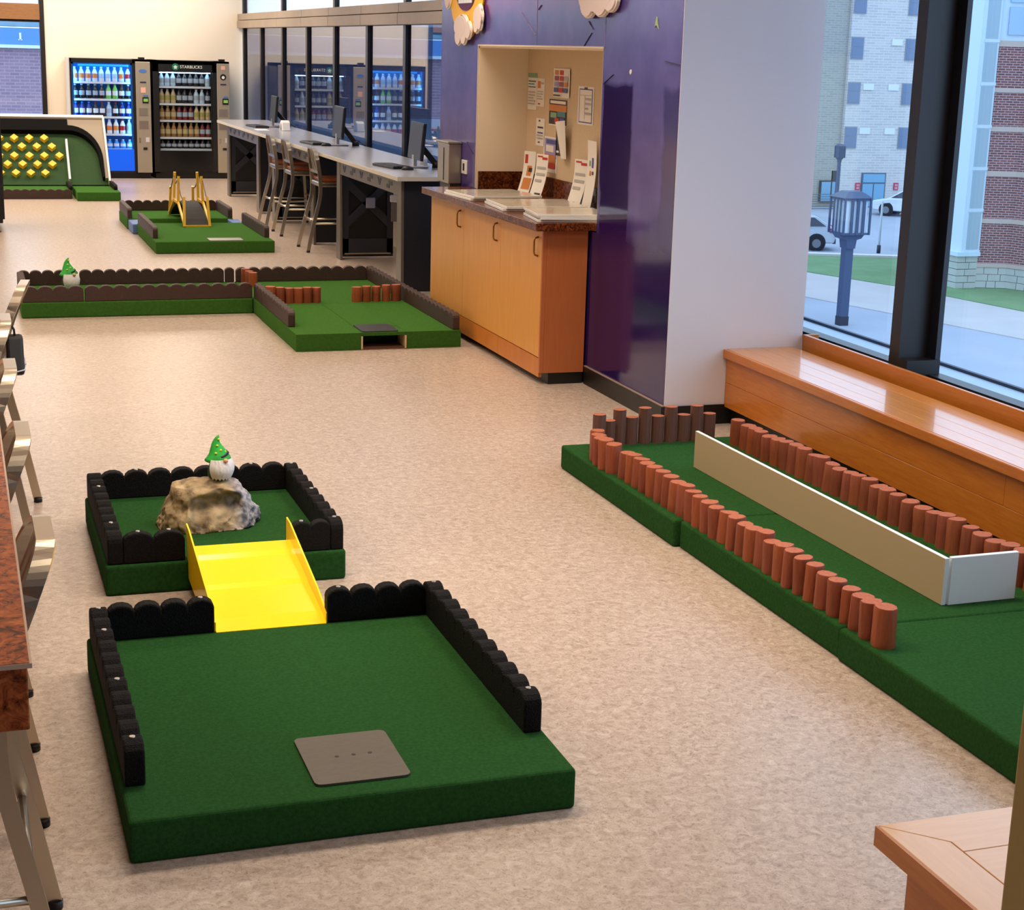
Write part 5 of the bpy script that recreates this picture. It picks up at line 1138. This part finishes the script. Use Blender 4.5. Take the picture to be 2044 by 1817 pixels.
# brick building at the right
BB = thing('brick_building', 'dark red brick building with pale bands seen through the right window pane', 'building', (41, 55, ZG))
BRK = brick_mat('dark_red_brick', (104, 56, 58), (128, 72, 72), (176, 158, 160), 0.27, 0.092, 0.013)
BAND_ = M('limestone_band', (186, 168, 158), 0.8); STN = M('limestone_block', (170, 174, 168), 0.85, var=((188, 190, 184), 2.0, 0.3)); WTRIM = M('white_trim', (196, 214, 226), 0.6)
def wall_face(p, q, z0, z1, name, mat, out=0.0, th=0.4, parent=BB):
    p = Vector((p[0], p[1], 0)); q = Vector((q[0], q[1], 0)); L = (q - p).length; a = math.atan2(q.y - p.y, q.x - p.x)
    me = MB().box(0, -out, z0, L, th, z1).mesh(name, mat)
    ob = bpy.data.objects.new(name, me); COL.objects.link(ob); ob.parent = parent
    ob.location = p - Vector(ORG[parent.name]); ob.location.z = -ORG[parent.name][2]; ob.rotation_euler = (0, 0, a); return ob
faces = [((37.42, 54.1), (38.56, 53.72)), ((38.56, 53.72), (40.6, 49.2))]
for p, q in faces:
    wall_face(p, q, ZG, -5.6, 'stone_base', STN, -0.02)
    wall_face(p, q, -5.6, -5.45, 'base_cap', BAND_, 0.08)
    wall_face(p, q, -5.45, 2.72, 'brick_wall', BRK)
    for z0, z1 in ((-3.9, -3.72), (-2.1, -1.9), (-0.42, -0.23), (1.04, 1.21), (2.72, 2.94)): wall_face(p, q, z0, z1, 'stone_band', BAND_, 0.05)
    wall_face(p, q, 2.94, 8.0, 'white_upper', WTRIM, -0.1)
    L = (Vector(q) - Vector(p)).length; random.seed(int(L * 100)); r_ = 0
    for r in range(3):
        u = 0.0
        while u < L - 0.05:
            wd = min(random.uniform(0.3, 0.62), L - u)
            a = Vector(p) + (Vector(q) - Vector(p)) * (u / L); c = Vector(p) + (Vector(q) - Vector(p)) * ((u + wd - 0.025) / L)
            wall_face(a, c, ZG + 0.06 + 0.265 * r, ZG + 0.06 + 0.265 * r + 0.245, 'stone_block', STN, 0.05, 0.1); u += wd
MB().box(38.5, 54.3, ZG, 46, 60, 8).build('mass', BRK, BB)
SG = M('sky_glass', (150, 180, 210), 0.15)
for z0 in (3.16, 4.34):
    wall_face((37.78, 53.98), (38.44, 53.76), z0, z0 + 1.02, 'pane', SG, 0.0)
    for u0 in (0.05, 0.36, 0.67):
        a_ = Vector((38.56, 53.72)).lerp(Vector((40.6, 49.2)), u0); c_ = Vector((38.56, 53.72)).lerp(Vector((40.6, 49.2)), u0 + 0.28); wall_face(a_, c_, z0, z0 + 1.02, 'pane', SG, 0.0)
cl_ = MB().box(36.62, 54.0, -5.1, 37.44, 54.9, 8).build('corner_column', WTRIM, BB)
PNL = M('column_panel', (158, 178, 190), 0.6)
for i in range(8):
    z0 = -4.9 + i * 1.58; MB().box(36.82, 53.985, z0, 37.36, 54.02, z0 + 1.4).build('column_panel', PNL, cl_)
    MB().box(36.78, 53.96, z0 - 0.14, 37.44, 54.02, z0 - 0.02).build('column_band', WTRIM, cl_)
MB().box(36.42, 53.9, -5.16, 37.44, 55.0, -5.0).build('column_foot', WTRIM, BB)
for r in range(5):
    u = 36.5 if r % 2 else 36.5
    xs_ = [36.5, 36.5 + (0.55 if r % 2 else 0.38), 37.43]
    for a, c in zip(xs_, xs_[1:]): MB().box(a + 0.012, 54.02, ZG + 0.26 * r + 0.012, c - 0.012, 54.9, ZG + 0.26 * r + 0.25).build('stone_block', STN, BB)
# lamp posts
LAMPB = M('lamp_blue_black', (58, 74, 104), 0.5); LAMPG = M('lamp_glass', (206, 216, 226), 0.3)
def street_lamp(label, x, y, zt, hw, hl, pw):
    t = thing('street_lamp', label, 'lamp post', (x, y, ZG))
    zb = zt - hl
    MB().box(x - pw, y - pw, ZG, x + pw, y + pw, zb - 0.1).build('post', LAMPB, t)
    MB().box(x - pw * 1.1, y - pw * 1.1, ZG, x + pw * 1.1, y + pw * 1.1, ZG + 0.3).build('post_base', M('lamp_dark', (36, 40, 54), 0.5), t)
    MB().prism([(x - hw, zb), (x + hw, zb), (x + hw * 0.75, zb - hl * 0.12), (x + pw * 1.3, zb - hl * 0.16), (x + pw, zb - hl * 0.4), (x - pw, zb - hl * 0.4), (x - pw * 1.3, zb - hl * 0.16), (x - hw * 0.75, zb - hl * 0.12)], XZ, y - hw * 0.5, y + hw * 0.5).build('bracket', LAMPB, t)
    b = MB(); 
    for sx_ in (-1, 1):
        for sy_ in (-1, 1): b.box(x + sx_ * hw - 0.03, y + sy_ * hw - 0.03, zb, x + sx_ * hw + 0.03, y + sy_ * hw + 0.03, zt)
    b.box(x - hw, y - hw, zb, x + hw, y + hw, zb + 0.06); b.box(x - hw, y - hw, zt - 0.08, x + hw, y + hw, zt)
    for k in (-0.4, 0.05, 0.5): b.box(x + k * hw - 0.05, y - hw - 0.01, zb, x + k * hw + 0.05, y - hw + 0.02, zt); b.box(x - hw - 0.01, y + k * hw - 0.03, zb, x - hw + 0.02, y + k * hw + 0.03, zt)
    b.build('lantern_cage', LAMPB, t)
    MB().box(x - hw * 0.85, y - hw * 0.85, zb + 0.06, x + hw * 0.85, y + hw * 0.85, zt - 0.08).build('lantern_glass', LAMPG, t)
    n = 4; b = MB(); r0 = hw * 1.12; r1 = hw * 0.5
    b.add([(x - r0, y - r0, zt), (x + r0, y - r0, zt), (x + r0, y + r0, zt), (x - r0, y + r0, zt), (x - r1, y - r1, zt + hl * 0.17), (x + r1, y - r1, zt + hl * 0.17), (x + r1, y + r1, zt + hl * 0.17), (x - r1, y + r1, zt + hl * 0.17)],
          [(0, 3, 2, 1), (4, 5, 6, 7), (0, 1, 5, 4), (1, 2, 6, 5), (2, 3, 7, 6), (3, 0, 4, 7)])
    b.build('lantern_roof', LAMPB, t); return t
street_lamp('blue-grey lantern street lamp standing close outside the window', 27.54, 47.0, -2.25, 0.47, 1.18, 0.145)
street_lamp('small distant lantern lamp in front of the apartment block', 44.98, 78.3, -2.4, 0.19, 0.62, 0.07)
sp2 = thing('sign_pole', 'thin pale pole at the kerb beside the white car', 'pole', (39.1, 64.0, ZG))
MB().cyl((39.1, 64.0, ZG + 0.14), (39.1, 64.0, -4.0), 0.05, n=8).build('pole', M('pale_pole', (190, 200, 210), 0.5), sp2)
MB().cyl((39.1, 64.0, ZG + 0.14), (39.1, 64.0, ZG + 0.5), 0.09, n=8).build('pole_base', MATS['lamp_dark'], sp2)
# cars
def car(label, x, y, heading, paint, tall=1.0, suv=True):
    """side outline along local x (nose +x), extruded across y"""
    t = thing('parked_car', label, 'car', (0, 0, 0))
    L, W, Hh = 4.4, 1.8, 1.6 * tall
    if suv: out = [(-2.15, 0.35), (2.05, 0.32), (2.2, 0.55), (2.15, 0.85), (1.25, 1.02), (0.55, 1.52), (-1.3, 1.58), (-1.95, 1.15), (-2.2, 1.02), (-2.22, 0.6)]
    else: out = [(-2.2, 0.30), (2.1, 0.28), (2.25, 0.5), (2.2, 0.78), (1.3, 0.95), (0.5, 1.40), (-0.7, 1.42), (-1.6, 1.05), (-2.2, 0.98), (-2.28, 0.6)]
    out = [(u, v * tall) for u, v in out]
    def fn(u, v, a):
        k = 1 - 0.16 * max(0, (v - 0.95 * tall)) / (0.6 * tall); return (u, a * k, v)
    MB().prism(out, fn, -W / 2, W / 2).build('body', paint, t, bev=0.07, seg=3)
    GL = M('car_glass', (40, 54, 74), 0.1)
    win = [(1.12, 1.04), (0.52, 1.46), (-1.2, 1.50), (-1.75, 1.12)] if suv else [(1.12, 0.98), (0.46, 1.35), (-0.66, 1.36), (-1.4, 1.04)]
    win = [(u, v * tall) for u, v in win]
    for s in (-1, 1):
        MB().prism(win, lambda u, v, a: (u, s * ((W / 2 + a) * (1 - 0.16 * max(0, v - 0.95 * tall) / (0.6 * tall)) + 0.004), v), 0, 0.01).build('side_window', GL, t)
    rv_ = ((-1.35, 1.54), (-1.92, 1.17)) if suv else ((-0.78, 1.40), (-1.55, 1.07))
    (a, b_), (c, d_) = rv_
    MB().add([(a - 0.02, -0.62, b_ * tall), (a - 0.02, 0.62, b_ * tall), (c - 0.02, 0.74, d_ * tall), (c - 0.02, -0.74, d_ * tall)], [(0, 1, 2, 3)]).build('rear_window', GL, t)
    for wx in (-1.35, 1.35):
        for s in (-1, 1):
            w_ = MB().cyl((wx, s * 0.78, 0.34), (wx, s * 0.93, 0.34), 0.34, n=20).build('wheel', M('tyre', (24, 24, 28), 0.8), t)
            MB().cyl((wx, s * 0.925, 0.34), (wx, s * 0.94, 0.34), 0.2, n=14).build('hub', M('hub_grey', (130, 134, 140), 0.4, metal=0.5), w_)
            MB().cyl((wx, s * 0.86, 0.37), (wx, s * 0.905, 0.37), 0.42, n=20).build('wheel_arch', M('arch_dark', (34, 34, 38), 0.8), t)
    for s in (-1, 1): MB().box(-2.27, s * 0.915, 0.84 * tall, -1.92, s * 0.55, 1.03 * tall).build('tail_light', M('tail_red', (190, 40, 40), 0.3), t)
    MB().box(-2.24, -0.8, 0.33, -2.1, 0.8, 0.55).build('bumper', M('bumper_grey', (52, 54, 60), 0.6), t)
    t.location = (x, y, ZG + 0.001); t.rotation_euler = (0, 0, heading); return t
SILV = M('car_silver', (186, 196, 208), 0.25, coat=0.5); CWHITE = M('car_white', (216, 222, 228), 0.25, coat=0.5); CNAVY = M('car_navy', (28, 34, 56), 0.2, coat=0.6)
car('silver hatchback with red tail light parked behind the lamp post', 36.2, 67.5, math.radians(160), SILV, 1.0)
car('white sedan parked in front of the apartment block entrance', 51.45, 80.8, math.radians(130), CWHITE, 1.05, False)
car('dark blue car half hidden between the window post and the brick building', 43.9, 66.2, math.radians(200), CNAVY, 1.0, False)
# building seen through the back-left window and the far windows
LB = thing('brick_annex', 'mauve brick annex with a blue fascia behind the back windows', 'building', (0, 56, ZG))
BRK2 = brick_mat('mauve_brick', (146, 118, 134), (160, 130, 144), (176, 152, 164), 0.3, 0.1, 0.012)
MB().box(-30, 55, -0.3, 27, 57, 1.70).build('brick_wall', BRK2, LB)
MB().box(-30, 54.9, ZG, 27, 57, -0.3).build('plinth', M('annex_plinth', (190, 184, 196), 0.8), LB)
MB().box(-30, 54.8, 1.70, 27, 55, 1.80).build('fascia_trim', M('trim_white', (220, 230, 240), 0.6), LB)
fa = MB().box(-30, 54.85, 1.80, 27, 57, 2.32).build('blue_fascia', M('fascia_blue', (96, 146, 210), 0.6), LB)
b = MB(); b.box(2.13, 54.83, 1.95, 2.19, 54.85, 2.17); b.box(2.10, 54.83, 1.94, 2.22, 54.85, 1.97); b.build('fascia_letter', M('letter_white', (240, 250, 255), 0.5), fa)
MB().box(-30, 54.95, 2.36, 27, 57, 2.75).build('roof_edge', M('roof_teal', (110, 150, 170), 0.8, var=((150, 176, 190), 1.5, 0.3)), LB)
